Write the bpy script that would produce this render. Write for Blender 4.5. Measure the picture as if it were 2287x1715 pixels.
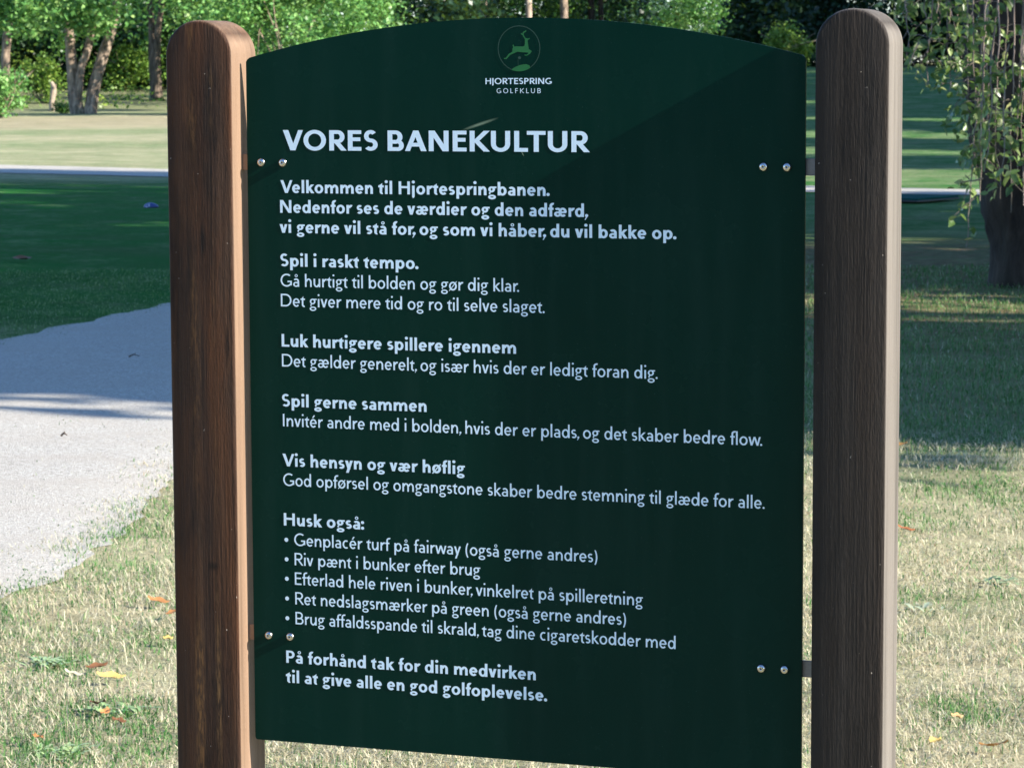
import bpy, bmesh, math, random
import numpy as np
from mathutils import Vector, Matrix
from mathutils.geometry import delaunay_2d_cdt

# ---------------------------------------------------------------- camera, sky, sun, exposure
for o in list(bpy.data.objects): bpy.data.objects.remove(o, do_unlink=True)
SC = bpy.context.scene; COL = SC.collection
BX = -0.35                                  # the board's left edge; the board plane is y = 0
BTOP = 1.6077                               # height of the board's upper corners
CAMP = (1.16409, -3.26747, 1.6)
cam = bpy.data.cameras.new('camera'); camo = bpy.data.objects.new('camera', cam); COL.objects.link(camo)
camo.matrix_world = Matrix(((0.94149132, -0.03266178, 0.3354509, CAMP[0]), (0.33701079, 0.10369863, -0.93577258, CAMP[1]),
                            (-0.0042218, 0.99407233, 0.10863874, CAMP[2]), (0, 0, 0, 1)))
cam.sensor_width = 36.0; cam.lens = 6532.0 / 2287.0 * 36.0; cam.clip_start = 0.1; cam.clip_end = 3000
cam.dof.use_dof = True; cam.dof.focus_distance = 3.62; cam.dof.aperture_fstop = 40.0
SC.camera = camo
SUN = Vector((1.0, -math.tan(math.radians(3.6)), 0.53)).normalized()
sl = bpy.data.lights.new('sun', 'SUN'); sl.energy = 5.0; sl.angle = math.radians(0.55); sl.color = (1.0, 0.93, 0.82)
so_ = bpy.data.objects.new('sun', sl); so_.rotation_euler = SUN.to_track_quat('Z', 'Y').to_euler(); COL.objects.link(so_); so_.location = (20, -2, 14)
W = bpy.data.worlds.new("World"); SC.world = W; W.use_nodes = True
wn = W.node_tree; bg = wn.nodes['Background']; sky = wn.nodes.new('ShaderNodeTexSky'); sky.sky_type = 'NISHITA'; sky.sun_disc = False
sky.sun_elevation = math.asin(SUN.z); sky.sun_rotation = math.atan2(SUN.x, SUN.y); sky.air_density = 1.0; sky.dust_density = 0.2; sky.ozone_density = 4.0
wb = wn.nodes.new('ShaderNodeMix'); wb.data_type = 'RGBA'; wb.blend_type = 'MULTIPLY'; wb.inputs[0].default_value = 1.0; wb.inputs[7].default_value = (0.86, 0.97, 1.10, 1)   # the camera's white balance, set for sunlight
wn.links.new(sky.outputs[0], wb.inputs[6]); wn.links.new(wb.outputs[2], bg.inputs[0]); bg.inputs[1].default_value = 0.104
SC.view_settings.view_transform = 'Standard'; SC.view_settings.look = 'None'; SC.view_settings.exposure = 1.62; SC.view_settings.gamma = 1
SC.cycles.max_bounces = 6; SC.cycles.diffuse_bounces = 3; SC.cycles.glossy_bounces = 2; SC.cycles.transmission_bounces = 3
SC.cycles.use_denoising = True
R_ = random.Random(7); NP = np.random.default_rng(11)

# ---------------------------------------------------------------- helpers
RT = np.array([0.94134412, 0.33744815]); FW = np.array([-0.33744815, 0.94134412])   # ground directions: to the right of / away from the viewpoint
def ld(l, d):
    """ground position l metres to the right and d metres ahead of the viewpoint"""
    return CAMP[0] + l * RT[0] + d * FW[0], CAMP[1] + l * RT[1] + d * FW[1]
def ss(x, a, b):
    t = np.clip((np.asarray(x, float) - a) / (b - a), 0, 1); return t * t * (3 - 2 * t)
def hgt(l, d):
    l = np.asarray(l, float); d = np.asarray(d, float)
    return (1.45 * ss(d, 46, 125) * ss(l, -1, 8) + 1.0 * ss(d, 98, 135) * ss(-l, -4, 4)
            + 0.05 * np.sin(l * .23 + d * .11) * ss(d, 22, 50) + 0.006 * np.sin(l * 3.1) * np.sin(d * 2.3) * (1 - ss(d, 20, 30)))
def at(px, py, d):
    """lateral offset and height of a point seen in the photograph at pixel px, py and standing d metres away"""
    hor = 143.4 + (1143.5 - px) * .00425
    return (px - 1143.5) / 6532 * d * 1.006, 1.6 - (py - hor) / 6532 * d * 1.006
def tag(o, label=None, cat=None, group=None, kind=None):
    if label: o['label'] = label
    if cat: o['category'] = cat
    if group: o['group'] = group
    if kind: o['kind'] = kind
    return o
def empty(name, loc=(0, 0, 0)):
    o = bpy.data.objects.new(name, None); o.location = loc; o.empty_display_size = .2; COL.objects.link(o); return o
def link(name, me, mat=None, parent=None, smooth=False):
    o = bpy.data.objects.new(name, me); COL.objects.link(o)
    if mat: me.materials.append(mat)
    if parent: o.parent = parent; o.matrix_parent_inverse = Matrix.Translation(-Vector(parent.location))
    if smooth: me.polygons.foreach_set('use_smooth', [True] * len(me.polygons))
    return o
def npmesh(name, V, quads=None, tris=None, attr=None):
    V = np.asarray(V, np.float32); me = bpy.data.meshes.new(name); me.vertices.add(len(V)); me.vertices.foreach_set('co', V.ravel())
    nq = 0 if quads is None else len(quads); nt = 0 if tris is None else len(tris)
    idx = []; 
    if nq: idx.append(np.asarray(quads, np.int32).ravel())
    if nt: idx.append(np.asarray(tris, np.int32).ravel())
    idx = np.concatenate(idx); me.loops.add(len(idx)); me.loops.foreach_set('vertex_index', idx)
    ls = np.concatenate([np.arange(nq, dtype=np.int32) * 4, nq * 4 + np.arange(nt, dtype=np.int32) * 3])
    me.polygons.add(nq + nt); me.polygons.foreach_set('loop_start', ls)
    for k, v in (attr or {}).items():
        a = me.attributes.new(k, 'FLOAT', 'POINT'); a.data.foreach_set('value', np.asarray(v, np.float32))
    me.update(calc_edges=True); me.validate(); return me
def bm_obj(name, bm, mat, parent=None, smooth=False):
    me = bpy.data.meshes.new(name); bm.to_mesh(me); bm.free(); return link(name, me, mat, parent, smooth)
def grid_faces(nr, nc, wrap=False):
    r = np.arange(nr - 1)[:, None]; c = np.arange(nc if wrap else nc - 1)[None, :]; c2 = (c + 1) % nc
    return np.stack([r * nc + c, r * nc + c2, (r + 1) * nc + c2, (r + 1) * nc + c], -1).reshape(-1, 4)
def tube(pts, rad, seg=9, jit=0.0, rng=NP):
    """vertices and quads of a tapering tube along pts"""
    pts = np.asarray(pts, float); n = len(pts); V = []
    for i in range(n):
        a = pts[min(i + 1, n - 1)] - pts[max(i - 1, 0)]; a /= np.linalg.norm(a) + 1e-9
        u = np.cross(a, [0.3, .9, .2]); u /= np.linalg.norm(u) + 1e-9; v = np.cross(a, u)
        th = np.arange(seg) / seg * 2 * np.pi; rr = rad[i] * (1 + jit * rng.normal(size=seg))
        V.append(pts[i] + np.cos(th)[:, None] * rr[:, None] * u + np.sin(th)[:, None] * rr[:, None] * v)
    return np.concatenate(V), grid_faces(n, seg, True)
def smooth_pts(P, n):
    P = np.asarray(P, float); t = np.linspace(0, len(P) - 1, n); out = []
    for x in t:
        i = min(int(x), len(P) - 2); f = x - i
        p0, p1, p2, p3 = P[max(i - 1, 0)], P[i], P[i + 1], P[min(i + 2, len(P) - 1)]
        out.append(.5 * ((2 * p1) + (-p0 + p2) * f + (2 * p0 - 5 * p1 + 4 * p2 - p3) * f * f + (-p0 + 3 * p1 - 3 * p2 + p3) * f ** 3))
    return np.array(out)
class Acc:
    def __init__(s): s.V = []; s.Q = []; s.n = 0
    def add(s, V, Q): s.V.append(V); s.Q.append(Q + s.n); s.n += len(V)
    def mesh(s, name): return npmesh(name, np.concatenate(s.V), np.concatenate(s.Q))

# ---------------------------------------------------------------- materials
def new_mat(name):
    m = bpy.data.materials.new(name); m.use_nodes = True; nt = m.node_tree; nt.nodes.clear()
    out = nt.nodes.new('ShaderNodeOutputMaterial'); p = nt.nodes.new('ShaderNodeBsdfPrincipled'); nt.links.new(p.outputs[0], out.inputs[0])
    return m, nt, p, out
def nd(nt, t, ins=None, **kw):
    n = nt.nodes.new(t)
    for k, v in kw.items(): setattr(n, k, v)
    for k, v in (ins or {}).items():
        if isinstance(v, bpy.types.NodeSocket): nt.links.new(v, n.inputs[k])
        else: n.inputs[k].default_value = v
    return n
def noise(nt, vec, scale, detail=4, rough=.55, dist=0): return nd(nt, 'ShaderNodeTexNoise', {'Vector': vec, 'Scale': scale, 'Detail': detail, 'Roughness': rough, 'Distortion': dist}).outputs[0]
def ramp(nt, fac, stops):
    r = nd(nt, 'ShaderNodeValToRGB', {0: fac}); e = r.color_ramp.elements
    while len(e) < len(stops): e.new(.5)
    for i, (p, c) in enumerate(stops): e[i].position = p; e[i].color = (*c, 1) if len(c) == 3 else c
    return r.outputs[0]
def mix(nt, fac, a, b, mode='MIX'):
    m = nd(nt, 'ShaderNodeMix', data_type='RGBA', blend_type=mode)
    for i, v in ((0, fac), (6, a), (7, b)):
        if isinstance(v, bpy.types.NodeSocket): nt.links.new(v, m.inputs[i])
        elif i == 0: m.inputs[0].default_value = v
        else: m.inputs[i].default_value = (*v, 1)
    return m.outputs[2]
def mth(nt, op, a, b=0.0, clamp=False):
    m = nd(nt, 'ShaderNodeMath', operation=op, use_clamp=clamp)
    for i, v in ((0, a), (1, b)):
        if isinstance(v, bpy.types.NodeSocket): nt.links.new(v, m.inputs[i])
        else: m.inputs[i].default_value = v
    return m.outputs[0]
def objco(nt, scale=(1, 1, 1), loc=(0, 0, 0)):
    t = nd(nt, 'ShaderNodeTexCoord'); return nd(nt, 'ShaderNodeMapping', {0: t.outputs['Object'], 'Scale': scale, 'Location': loc}).outputs[0]
def bump(nt, p, h, strength, dist): nt.links.new(nd(nt, 'ShaderNodeBump', {'Height': h, 'Strength': strength, 'Distance': dist}).outputs[0], p.inputs['Normal'])
def attr(nt, name): return nd(nt, 'ShaderNodeAttribute', attribute_name=name).outputs['Fac']
# ---------------------------------------------------------------- lettering: humanist sans glyphs drawn from strokes
CAPH = 700.0
def _ring(cx, cy, RX, RY, tx, ty, a0=0, a1=360):
    n = max(5, int(abs(a1 - a0) / 11)); out = []; tx = min(tx, RX * .9); ty = min(ty, RY * .9)
    A = [math.radians(a0 + (a1 - a0) * i / n) for i in range(n + 1)]
    for i in range(n):
        p = []
        for a, o in ((A[i], 1), (A[i + 1], 1), (A[i + 1], 0), (A[i], 0)):
            rx, ry = (RX, RY) if o else (RX - tx, RY - ty)
            p.append((cx + rx * math.cos(a), cy + ry * math.sin(a)))
        out.append(p)
    return out
def _rect(x0, y0, x1, y1): return [[(x0, y0), (x1, y0), (x1, y1), (x0, y1)]]
def _par(xa, ya, xb, yb, hw): return [[(xa - hw / 2, ya), (xa + hw / 2, ya), (xb + hw / 2, yb), (xb - hw / 2, yb)]]
def _seg(x0, y0, x1, y1, t):
    d = math.hypot(x1 - x0, y1 - y0); nx, ny = -(y1 - y0) / d * t / 2, (x1 - x0) / d * t / 2
    return [[(x0 + nx, y0 + ny), (x1 + nx, y1 + ny), (x1 - nx, y1 - ny), (x0 - nx, y0 - ny)]]
def _dot(cx, cy, r): return [[(cx + r * math.cos(2 * math.pi * i / 18), cy + r * math.sin(2 * math.pi * i / 18)) for i in range(18)]]
def _sshape(W, Ht, w, t):
    # two stacked bowls sharing the spine
    ry = (Ht + t) / 4; cx = W / 2; P = []
    up, lo = Ht - ry, ry
    P += _ring(cx, up, W * .47, ry, w * .95, t, 38, 270)
    P += _ring(cx, lo, W * .5, ry, w * .95, t, -142, 90)
    return P

def glyph(ch, w):
    """polygons and advance of one character; w is the stem weight"""
    bold = (w - 92) / 60.0
    X = 462 + 16 * bold; H = CAPH; t = w * (.90 - .08 * bold); A = 722
    sb = 56 - 4 * bold; so = 34; P = []; wd = lambda b: b + 44 * bold
    def adv(x, r): return x + r
    base = {'å': 'a', 'é': 'e', 'ø': 'o'}.get(ch, ch)
    if base == 'a':
        W = wd(345); x = so
        P += _rect(x + W - w, 0, x + W, X * .62)
        P += _ring(x + W * .5, X * .62, W * .5, X * .38, w, t, 0, 142)
        P += _ring(x + W * .47, X * .285, W * .47, X * .30, w * .95, t * .85, 40, 320)
        P += _rect(x + W * .52, X * .585 - t * .85, x + W - w * .5, X * .585)
        P += _seg(x + W * .62, t * .55, x + W - w * .5, X * .16, t * .8)
        ad = x + W + sb
        if ch == 'å': P += _ring(x + W * .52, X + 148, 84 + 8 * bold, 84 + 8 * bold, 38 + 14 * bold, 38 + 14 * bold)
    elif base == 'b' or base == 'p':
        W = wd(425); x = sb; y0, y1 = (0, A) if base == 'b' else (-205, X)
        P += _rect(x, y0, x + w, y1); P += _ring(x + W * .53, X / 2, W * .47, X / 2 + 8, w, t)
        ad = x + W + so
    elif base == 'd' or base == 'q':
        W = wd(425); x = so
        P += _rect(x + W - w, 0, x + W, A); P += _ring(x + W * .47, X / 2, W * .47, X / 2 + 8, w, t)
        ad = x + W + sb
    elif base == 'c':
        W = wd(350); x = so; P += _ring(x + W * .58, X / 2, W * .58, X / 2 + 8, w, t, 58, 302); ad = x + W + so * .6
    elif base == 'e':
        W = wd(395); x = so
        P += _ring(x + W / 2, X / 2, W / 2, X / 2 + 8, w, t, -2, 318); P += _rect(x + w * .6, X * .5 - t * .42, x + W - w * .25, X * .5 + t * .42)
        ad = x + W + so
        if ch == 'é': P += _par(x + W * .44, X + 70, x + W * .66, X + 215, 80 + 30 * bold)
    elif base == 'f':
        W = wd(270); x = 14
        P += _rect(x + 62, 0, x + 62 + w, A - 150); P += _ring(x + 62 + 172, A - 150, 172, 158, w, t, 66, 180)
        P += _rect(x, X - t, x + W * .88, X); ad = x + W * .9
    elif base == 'g':
        W = wd(400); x = so * .8; t2 = t * .82
        P += _ring(x + W * .43, X - X * .325, W * .40, X * .335, w * .92, t2)
        P += _rect(x + W * .50, X - t2 * .95, x + W, X)
        P += _ring(x + W * .30, X * .235, W * .21, X * .155, w * .62, t2 * .8, 80, 250)
        P += _ring(x + W * .47, -X * .19, W * .47, X * .265, w * .88, t2)
        ad = x + W + so * .3
    elif base in 'hn':
        W = wd(385); x = sb; top = A if base == 'h' else X; ry = X * .46
        P += _rect(x, 0, x + w, top); xc = x + w * .45; rx = (x + W - xc) / 2
        P += _ring(xc + rx, X - ry + 8, rx, ry, w, t, 0, 168); P += _rect(x + W - w, 0, x + W, X - ry + 10); ad = x + W + sb
    elif base == 'u':
        W = wd(380); x = sb - 4; ry = X * .46
        P += _rect(x + W - w, 0, x + W, X); xc = x; rx = (W - w * .45) / 2
        P += _ring(xc + rx, ry - 8, rx, ry, w, t, 180, 348); P += _rect(x, ry - 10, x + w, X); ad = x + W + sb
    elif base == 'm':
        W = wd(655) + 40 * bold; x = sb; ry = X * .46; P += _rect(x, 0, x + w, X); mid = x + (W + w) / 2
        for xa, xb in ((x + w * .45, mid), (mid - w * .55, x + W)):
            rx = (xb - xa) / 2; P += _ring(xa + rx, X - ry + 8, rx, ry, w, t, 0, 168); P += _rect(xb - w, 0, xb, X - ry + 10)
        ad = x + W + sb
    elif base in 'il':
        x = sb; P += _rect(x, 0, x + w, X if base == 'i' else A)
        if base == 'i': P += _dot(x + w / 2, A - 52, w * .60)
        ad = x + w + sb
    elif base == 'j':
        x = sb - 10; P += _rect(x, -90, x + w, X); P += _ring(x + w - 150, -80, 150, 130, w, t, -70, 0); P += _dot(x + w / 2, A - 52, w * .60); ad = x + w + sb
    elif base == 'k':
        W = wd(385); x = sb; P += _rect(x, 0, x + w, A)
        P += _par(x + w * .9, X * .50, x + W * .82, X, w * 1.2); P += _par(x + W - w * .5, 0, x + w * 1.15, X * .60, w * 1.25); ad = x + W + 4
    elif base == 'o':
        W = wd(430); x = so; P += _ring(x + W / 2, X / 2, W / 2, X / 2 + 8, w, t)
        if ch == 'ø': P += _seg(x + W * .03, -26, x + W * .97, X + 26, 42 + 22 * bold)
        ad = x + W + so
    elif base == 'r':
        W = wd(262); x = sb; P += _rect(x, 0, x + w, X); ry = X * .42
        xc = x + w * .5; P += _ring(xc + W * .62, X - ry + 6, W * .62, ry, w, t * 1.05, 66, 170); ad = x + W + 4
    elif base == 's':
        W = wd(295); x = so * .8; P += [[(px + x, py) for px, py in q] for q in _sshape(W, X + 8, w * .95, t)]; ad = x + W + so * .8
    elif base == 't':
        W = wd(262); x = 12; P += _rect(x + 70, 120, x + 70 + w, X + 40); P += [[(x + 70, X), (x + 70 + w, X), (x + 70 + w, X + 128)]]
        P += _ring(x + 70 + 130, 124, 130, 132, w, t, 180, 292); P += _rect(x, X - t, x + W * .96, X); ad = x + W + 4
    elif base in 'vy':
        W = wd(385); x = 8; P += _par(x + w * .55, X, x + W / 2, 0, w * 1.12)
        if base == 'v': P += _par(x + W - w * .52, X, x + W / 2, 0, w * 1.0)
        else: P += _par(x + W - w * .52, X, x + W * .5 - 92, -205, w * 1.06)
        ad = x + W + 8
    elif base == 'w':
        W = wd(640) + 60 * bold; x = 6; q = W / 4
        P += _par(x + w * .55, X, x + q * 1.05, 0, w * 1.05); P += _par(x + q * 2, X, x + q * 1.05, 0, w); P += _par(x + q * 2, X, x + q * 2.95, 0, w * 1.05); P += _par(x + W - w * .5, X, x + q * 2.95, 0, w)
        ad = x + W + 6
    elif base == 'æ':
        W = wd(345); x = so; W2 = wd(380); ex = x + W - w
        P += _rect(x + W - w, X * .1, x + W, X * .66); P += _ring(x + W * .5, X * .62, W * .5, X * .38, w, t, 0, 142)
        P += _ring(x + W * .47, X * .285, W * .47, X * .30, w * .95, t * .85, 40, 320); P += _rect(x + W * .52, X * .585 - t * .85, x + W - w * .5, X * .585)
        P += _seg(x + W * .60, t * .50, x + W - w * .5, X * .16, t * .8)
        P += _ring(ex + W2 / 2, X / 2, W2 / 2, X / 2 + 8, w, t, -2, 318); P += _rect(ex + w * .6, X * .5 - t * .42, ex + W2 - w * .25, X * .5 + t * .42)
        ad = ex + W2 + so
    elif ch == '.': P += _dot(60 + w * .1, w * .58, w * .62); ad = 120 + w * .7 + 20
    elif ch == ',':
        P += _dot(66 + w * .1, w * .58, w * .60); P += [[(66 + w * .68, w * .5), (66 - w * .35, -w * 1.15), (66 - w * .6, -w * 1.0), (66 + w * .0, w * .2)]]; ad = 120 + w * .7 + 10
    elif ch == ':': P += _dot(60 + w * .1, w * .58, w * .62); P += _dot(60 + w * .1, X - w * .6, w * .62); ad = 120 + w * .7
    elif ch == '(': P += _ring(40 + 420, 270, 420, 620, w * .9, 40, 139, 221); ad = 225 + w * .3
    elif ch == ')': P += _ring(185 + w * .3 - 420, 270, 420, 620, w * .9, 40, -41, 41); ad = 225 + w * .3
    elif ch == ' ': ad = 222
    # capitals
    elif ch == 'A':
        W = wd(650); x = 6; P += _par(x + w * .5, 0, x + W / 2, H, w); P += _par(x + W - w * .58, 0, x + W / 2, H, w * 1.16); P += _rect(x + W * .22, H * .22, x + W * .78, H * .22 + t); ad = x + W + 6
    elif ch in 'BPR':
        W = wd({'B': 480, 'P': 450, 'R': 480}[ch]); x = sb + 14; P += _rect(x, 0, x + w, H)
        hb = H * (.54 if ch != 'B' else .535); ry = (H - hb + t) / 2; yb = H - 2 * ry; W1 = W * (.92 if ch == 'B' else .96)
        P += _rect(x + w * .5, H - t, x + W1 - ry, H); P += _rect(x + w * .5, yb, x + W1 - ry, yb + t); P += _ring(x + W1 - ry, H - ry, ry, ry, w, t, -90, 90)
        if ch == 'B':
            r2 = (yb + t) / 2; P += _rect(x + w * .5, 0, x + W - r2, t); P += _ring(x + W - r2, r2, r2, r2, w, t, -90, 90)
        if ch == 'R': P += _par(x + W - w * .45 + 22, 0, x + W * .42, yb + t * .5, w * 1.2)
        ad = x + W + (20 if ch == 'R' else 30)
    elif ch == 'D':
        W = wd(610); x = sb + 14; P += _rect(x, 0, x + w, H); xc = x + W * .44; P += _rect(x, 0, xc, t); P += _rect(x, H - t, xc, H); P += _ring(xc, H / 2, x + W - xc, H / 2, w, t, -90, 90); ad = x + W + 40
    elif ch in 'EF':
        W = wd(395 if ch == 'E' else 380); x = sb + 14; P += _rect(x, 0, x + w, H); P += _rect(x, H - t, x + W, H); P += _rect(x, H * .47, x + W * .93, H * .47 + t)
        if ch == 'E': P += _rect(x, 0, x + W, t)
        ad = x + W + 36
    elif ch in 'GO':
        W = wd(700 if ch == 'O' else 650); x = 40
        if ch == 'O': P += _ring(x + W / 2, H / 2, W / 2, H / 2 + 10, w, t)
        else:
            P += _ring(x + W * .54, H / 2, W * .54, H / 2 + 10, w, t, 52, 308); P += _rect(x + W - w * 1.02, H * .10, x + W - w * .02, H * .46); P += _rect(x + W * .62, H * .46 - t, x + W - w * .02, H * .46)
            P += _ring(x + W * .54, H / 2, W * .54, H / 2 + 10, w, t, 300, 322)
        ad = x + W + 40
    elif ch in 'HN':
        W = wd(560 if ch == 'H' else 590); x = sb + 14; P += _rect(x, 0, x + w, H); P += _rect(x + W - w, 0, x + W, H)
        P += _rect(x, H * .47, x + W, H * .47 + t) if ch == 'H' else _par(x + W - w * .62, 0, x + w * .62, H, w * 1.2); ad = x + W + sb + 14
    elif ch == 'I': x = sb + 14; P += _rect(x, 0, x + w, H); ad = x + w + sb + 14
    elif ch == 'J': x = sb + 6; P += _rect(x, -60, x + w, H); P += _ring(x + w - 170, -50, 170, 140, w, t, -75, 0); ad = x + w + sb + 14
    elif ch == 'K':
        W = wd(570); x = sb + 14; P += _rect(x, 0, x + w, H); P += _par(x + w * .9, H * .42, x + W * .88, H, w * 1.22); P += _par(x + W - w * .5, 0, x + w * 1.2, H * .55, w * 1.28); ad = x + W + 6
    elif ch == 'L': W = wd(385); x = sb + 14; P += _rect(x, 0, x + w, H); P += _rect(x, 0, x + W, t); ad = x + W + 20
    elif ch == 'S': W = wd(410); x = 40; P += [[(px + x, py) for px, py in q] for q in _sshape(W, H + 10, w, t)]; ad = x + W + 36
    elif ch == 'T': W = wd(540); x = 18; P += _rect(x, H - t, x + W, H); P += _rect(x + W / 2 - w / 2, 0, x + W / 2 + w / 2, H); ad = x + W + 18
    elif ch == 'U':
        W = wd(560); x = sb + 10; ry = H * .38; P += _ring(x + W / 2, ry - 8, W / 2, ry, w, t, 180, 360); P += _rect(x, ry - 10, x + w, H); P += _rect(x + W - w, ry - 10, x + W, H); ad = x + W + sb + 10
    elif ch == 'V': W = wd(620); x = 6; P += _par(x + w * .58, H, x + W / 2, 0, w * 1.16); P += _par(x + W - w * .5, H, x + W / 2, 0, w); ad = x + W + 6
    else: raise ValueError(ch)
    return P, ad

KERN = {('V', 'e'): -60, ('V', 'i'): -20, ('r', ','): -70, ('r', '.'): -70, ('P', 'å'): -20, ('w', '.'): -50, ('L', 'T'): -70, ('K', 'U'): -10, ('T', 'U'): -10, ('s', ','): -10, ('r', 'e'): -8, ('f', 'æ'): -10, (',', ' '): -120, ('V', 'O'): -30, ('A', 'N'): 0, ('v', 'æ'): -8, ('w', 'a'): -14, ('y', ' '): -10}

def text_polys(txt, w, track=0.0):
    """glyph polygons laid out from x = 0 of the first ink; returns polygons grouped per glyph and ink width"""
    x = 0.0; out = []; prev = None
    for ch in txt:
        if prev: x += KERN.get((prev, ch), 0)
        P, ad = glyph(ch, w)
        if P: out.append([[(px + x, py) for px, py in q] for q in P])
        x += ad + track; prev = ch
    xs = [p[0] for g in out for q in g for p in q]; x0, x1 = min(xs), max(xs)
    return [[[(px - x0, py) for px, py in q] for q in g] for g in out], x1 - x0

def union_tris(polys):
    """one clean planar triangulation of overlapping polygons"""
    vs, fs = [], []
    for q in polys:
        a = sum(q[i][0] * q[(i + 1) % len(q)][1] - q[(i + 1) % len(q)][0] * q[i][1] for i in range(len(q)))
        if a < 0: q = q[::-1]
        fs.append(list(range(len(vs), len(vs) + len(q)))); vs += [Vector(p) for p in q]
    V, Ed, F, ov, oe, of = delaunay_2d_cdt(vs, [], fs, 0, 1e-4)
    return [(p.x, p.y) for p in V], [f for f, o in zip(F, of) if o]
# ---------------------------------------------------------------- ground, paths
def ground_material():
    m, nt, p, out = new_mat('turf_ground'); co = objco(nt)
    g, lit = attr(nt, 'green'), attr(nt, 'litter')
    big = noise(nt, co, 1.3, 5, .6); med = noise(nt, co, 9, 6, .65); fine = noise(nt, co, 75, 5, .7)
    gm = mth(nt, 'ADD', g, mth(nt, 'MULTIPLY', mth(nt, 'SUBTRACT', big, .5), .9)); gm = mth(nt, 'ADD', gm, mth(nt, 'MULTIPLY', mth(nt, 'SUBTRACT', med, .5), .8), True)
    straw = ramp(nt, fine, [(.25, (.24, .19, .11)), (.5, (.45, .40, .255)), (.75, (.60, .56, .39))])
    green = ramp(nt, fine, [(.25, (.003, .052, .008)), (.5, (.007, .120, .014)), (.78, (.045, .190, .030))])
    c = mix(nt, gm, straw, green)
    lt = ramp(nt, med, [(.35, (.075, .05, .028)), (.55, (.22, .155, .09)), (.75, (.42, .33, .20))])
    lm = mth(nt, 'MULTIPLY', lit, ramp(nt, noise(nt, co, 3.1, 5, .65), [(.3, (.25,) * 3), (.62, (1,) * 3)]), True)
    c = mix(nt, lm, c, lt); lo = noise(nt, objco(nt, (.35, 1.1, 1)), 1.0, 6, .7); c = mix(nt, ramp(nt, lo, [(.30, (.42,) * 3), (.62, (0,) * 3)]), c, (.06, .07, .03)); nt.links.new(c, p.inputs['Base Color']); p.inputs['Roughness'].default_value = .9; p.inputs['Specular IOR Level'].default_value = .04
    bump(nt, p, mth(nt, 'ADD', fine, mth(nt, 'MULTIPLY', med, 2.0)), .9, .02)
    return m
def build_ground():
    dn = np.concatenate([np.linspace(-40, 4, 12), 4.2 + (np.linspace(0, 1, 330) ** 2.2) * 160, np.linspace(175, 900, 14)])
    a = np.sinh(np.linspace(-5.2, 5.2, 221)) * 3.6
    D, L = np.meshgrid(dn, a, indexing='ij'); x, y = ld(L, D); h = hgt(L, D)
    l, d = L.ravel(), D.ravel()
    g = .16 + 0 * l
    left = ss(-l, -1, 1.5) * 0 + (1 - ss(l + (d - 13) * -.26, -2.6, -1.6))            # left of the near path
    g = np.where(d < 46, np.maximum(g, 1.0 * ss(d, 15, 19) * left), g)
    right = ss(l, .2, 1.2)
    g = np.where(d < 46, np.maximum(g, right * (.52 * ss(d, 10.8, 12) + .30 * ss(d, 20, 25))), g)
    mid = ss(d, 20, 27) * (1 - left) * (1 - right); g = np.where(d < 46, np.maximum(g, .8 * mid), g)
    far = .37 + .15 * np.sin(d * .55 + l * .08) * ss(d, 55, 62); tan = ss(d, 74, 80) * (1 - ss(d, 88, 95)); wood = ss(d, 95, 104)
    gl = far * (1 - tan) + .06 * tan; gl = gl * (1 - wood) + .55 * wood
    gr = .80 + 0 * d
    w = ss(l, -2, 7); g2 = gl * (1 - w) + gr * w; g = np.where(d >= 46, g2, np.where(d > 37, g * (1 - ss(d, 38, 44)) + (g2 * .9) * ss(d, 38, 44), g))
    lit = .75 * ss(l, 1.0, 2.2) * ss(d, 15, 18.5) * (1 - ss(d, 24, 29)) + .35 * ss(l, 1.0, 1.6) * ss(d, 12, 14) * (1 - ss(d, 24, 29)) + (1 - w) * (.45 * tan + .42 * wood) + w * ss(d, 116, 124) * .9
    V = np.stack([x, y, h], -1).reshape(-1, 3)
    me = npmesh('ground', V, grid_faces(len(dn), len(a)), attr={'green': np.clip(g, 0, 1), 'litter': np.clip(lit, 0, 1)})
    o = link('ground', me, ground_material(), smooth=True); tag(o, kind='structure')
build_ground()

def gravel_material():
    m, nt, p, out = new_mat('pale_gravel'); co = objco(nt)
    f = mth(nt, 'ADD', mth(nt, 'MULTIPLY', noise(nt, co, 210, 2, .7), .55), mth(nt, 'MULTIPLY', noise(nt, co, 62, 3, .7), .45)); b = noise(nt, co, 2.2, 5, .6); v = nd(nt, 'ShaderNodeTexVoronoi', {'Vector': co, 'Scale': 150.0}).outputs['Distance']
    c = ramp(nt, f, [(.34, (.13, .122, .110)), (.5, (.35, .332, .295)), (.66, (.55, .53, .48))])
    c = mix(nt, ramp(nt, noise(nt, co, 27, 3, .6), [(.66, (0,) * 3), (.72, (.75,) * 3)]), c, (.10, .09, .075))
    c = mix(nt, ramp(nt, b, [(.40, (.0,) * 3), (.68, (.6,) * 3)]), c, (.33, .30, .255)); nt.links.new(c, p.inputs['Base Color']); p.inputs['Roughness'].default_value = .9; p.inputs['Specular IOR Level'].default_value = .2
    bump(nt, p, mth(nt, 'ADD', f, mth(nt, 'MULTIPLY', v, -.5)), .8, .006); return m
GRAVEL = gravel_material()
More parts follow.
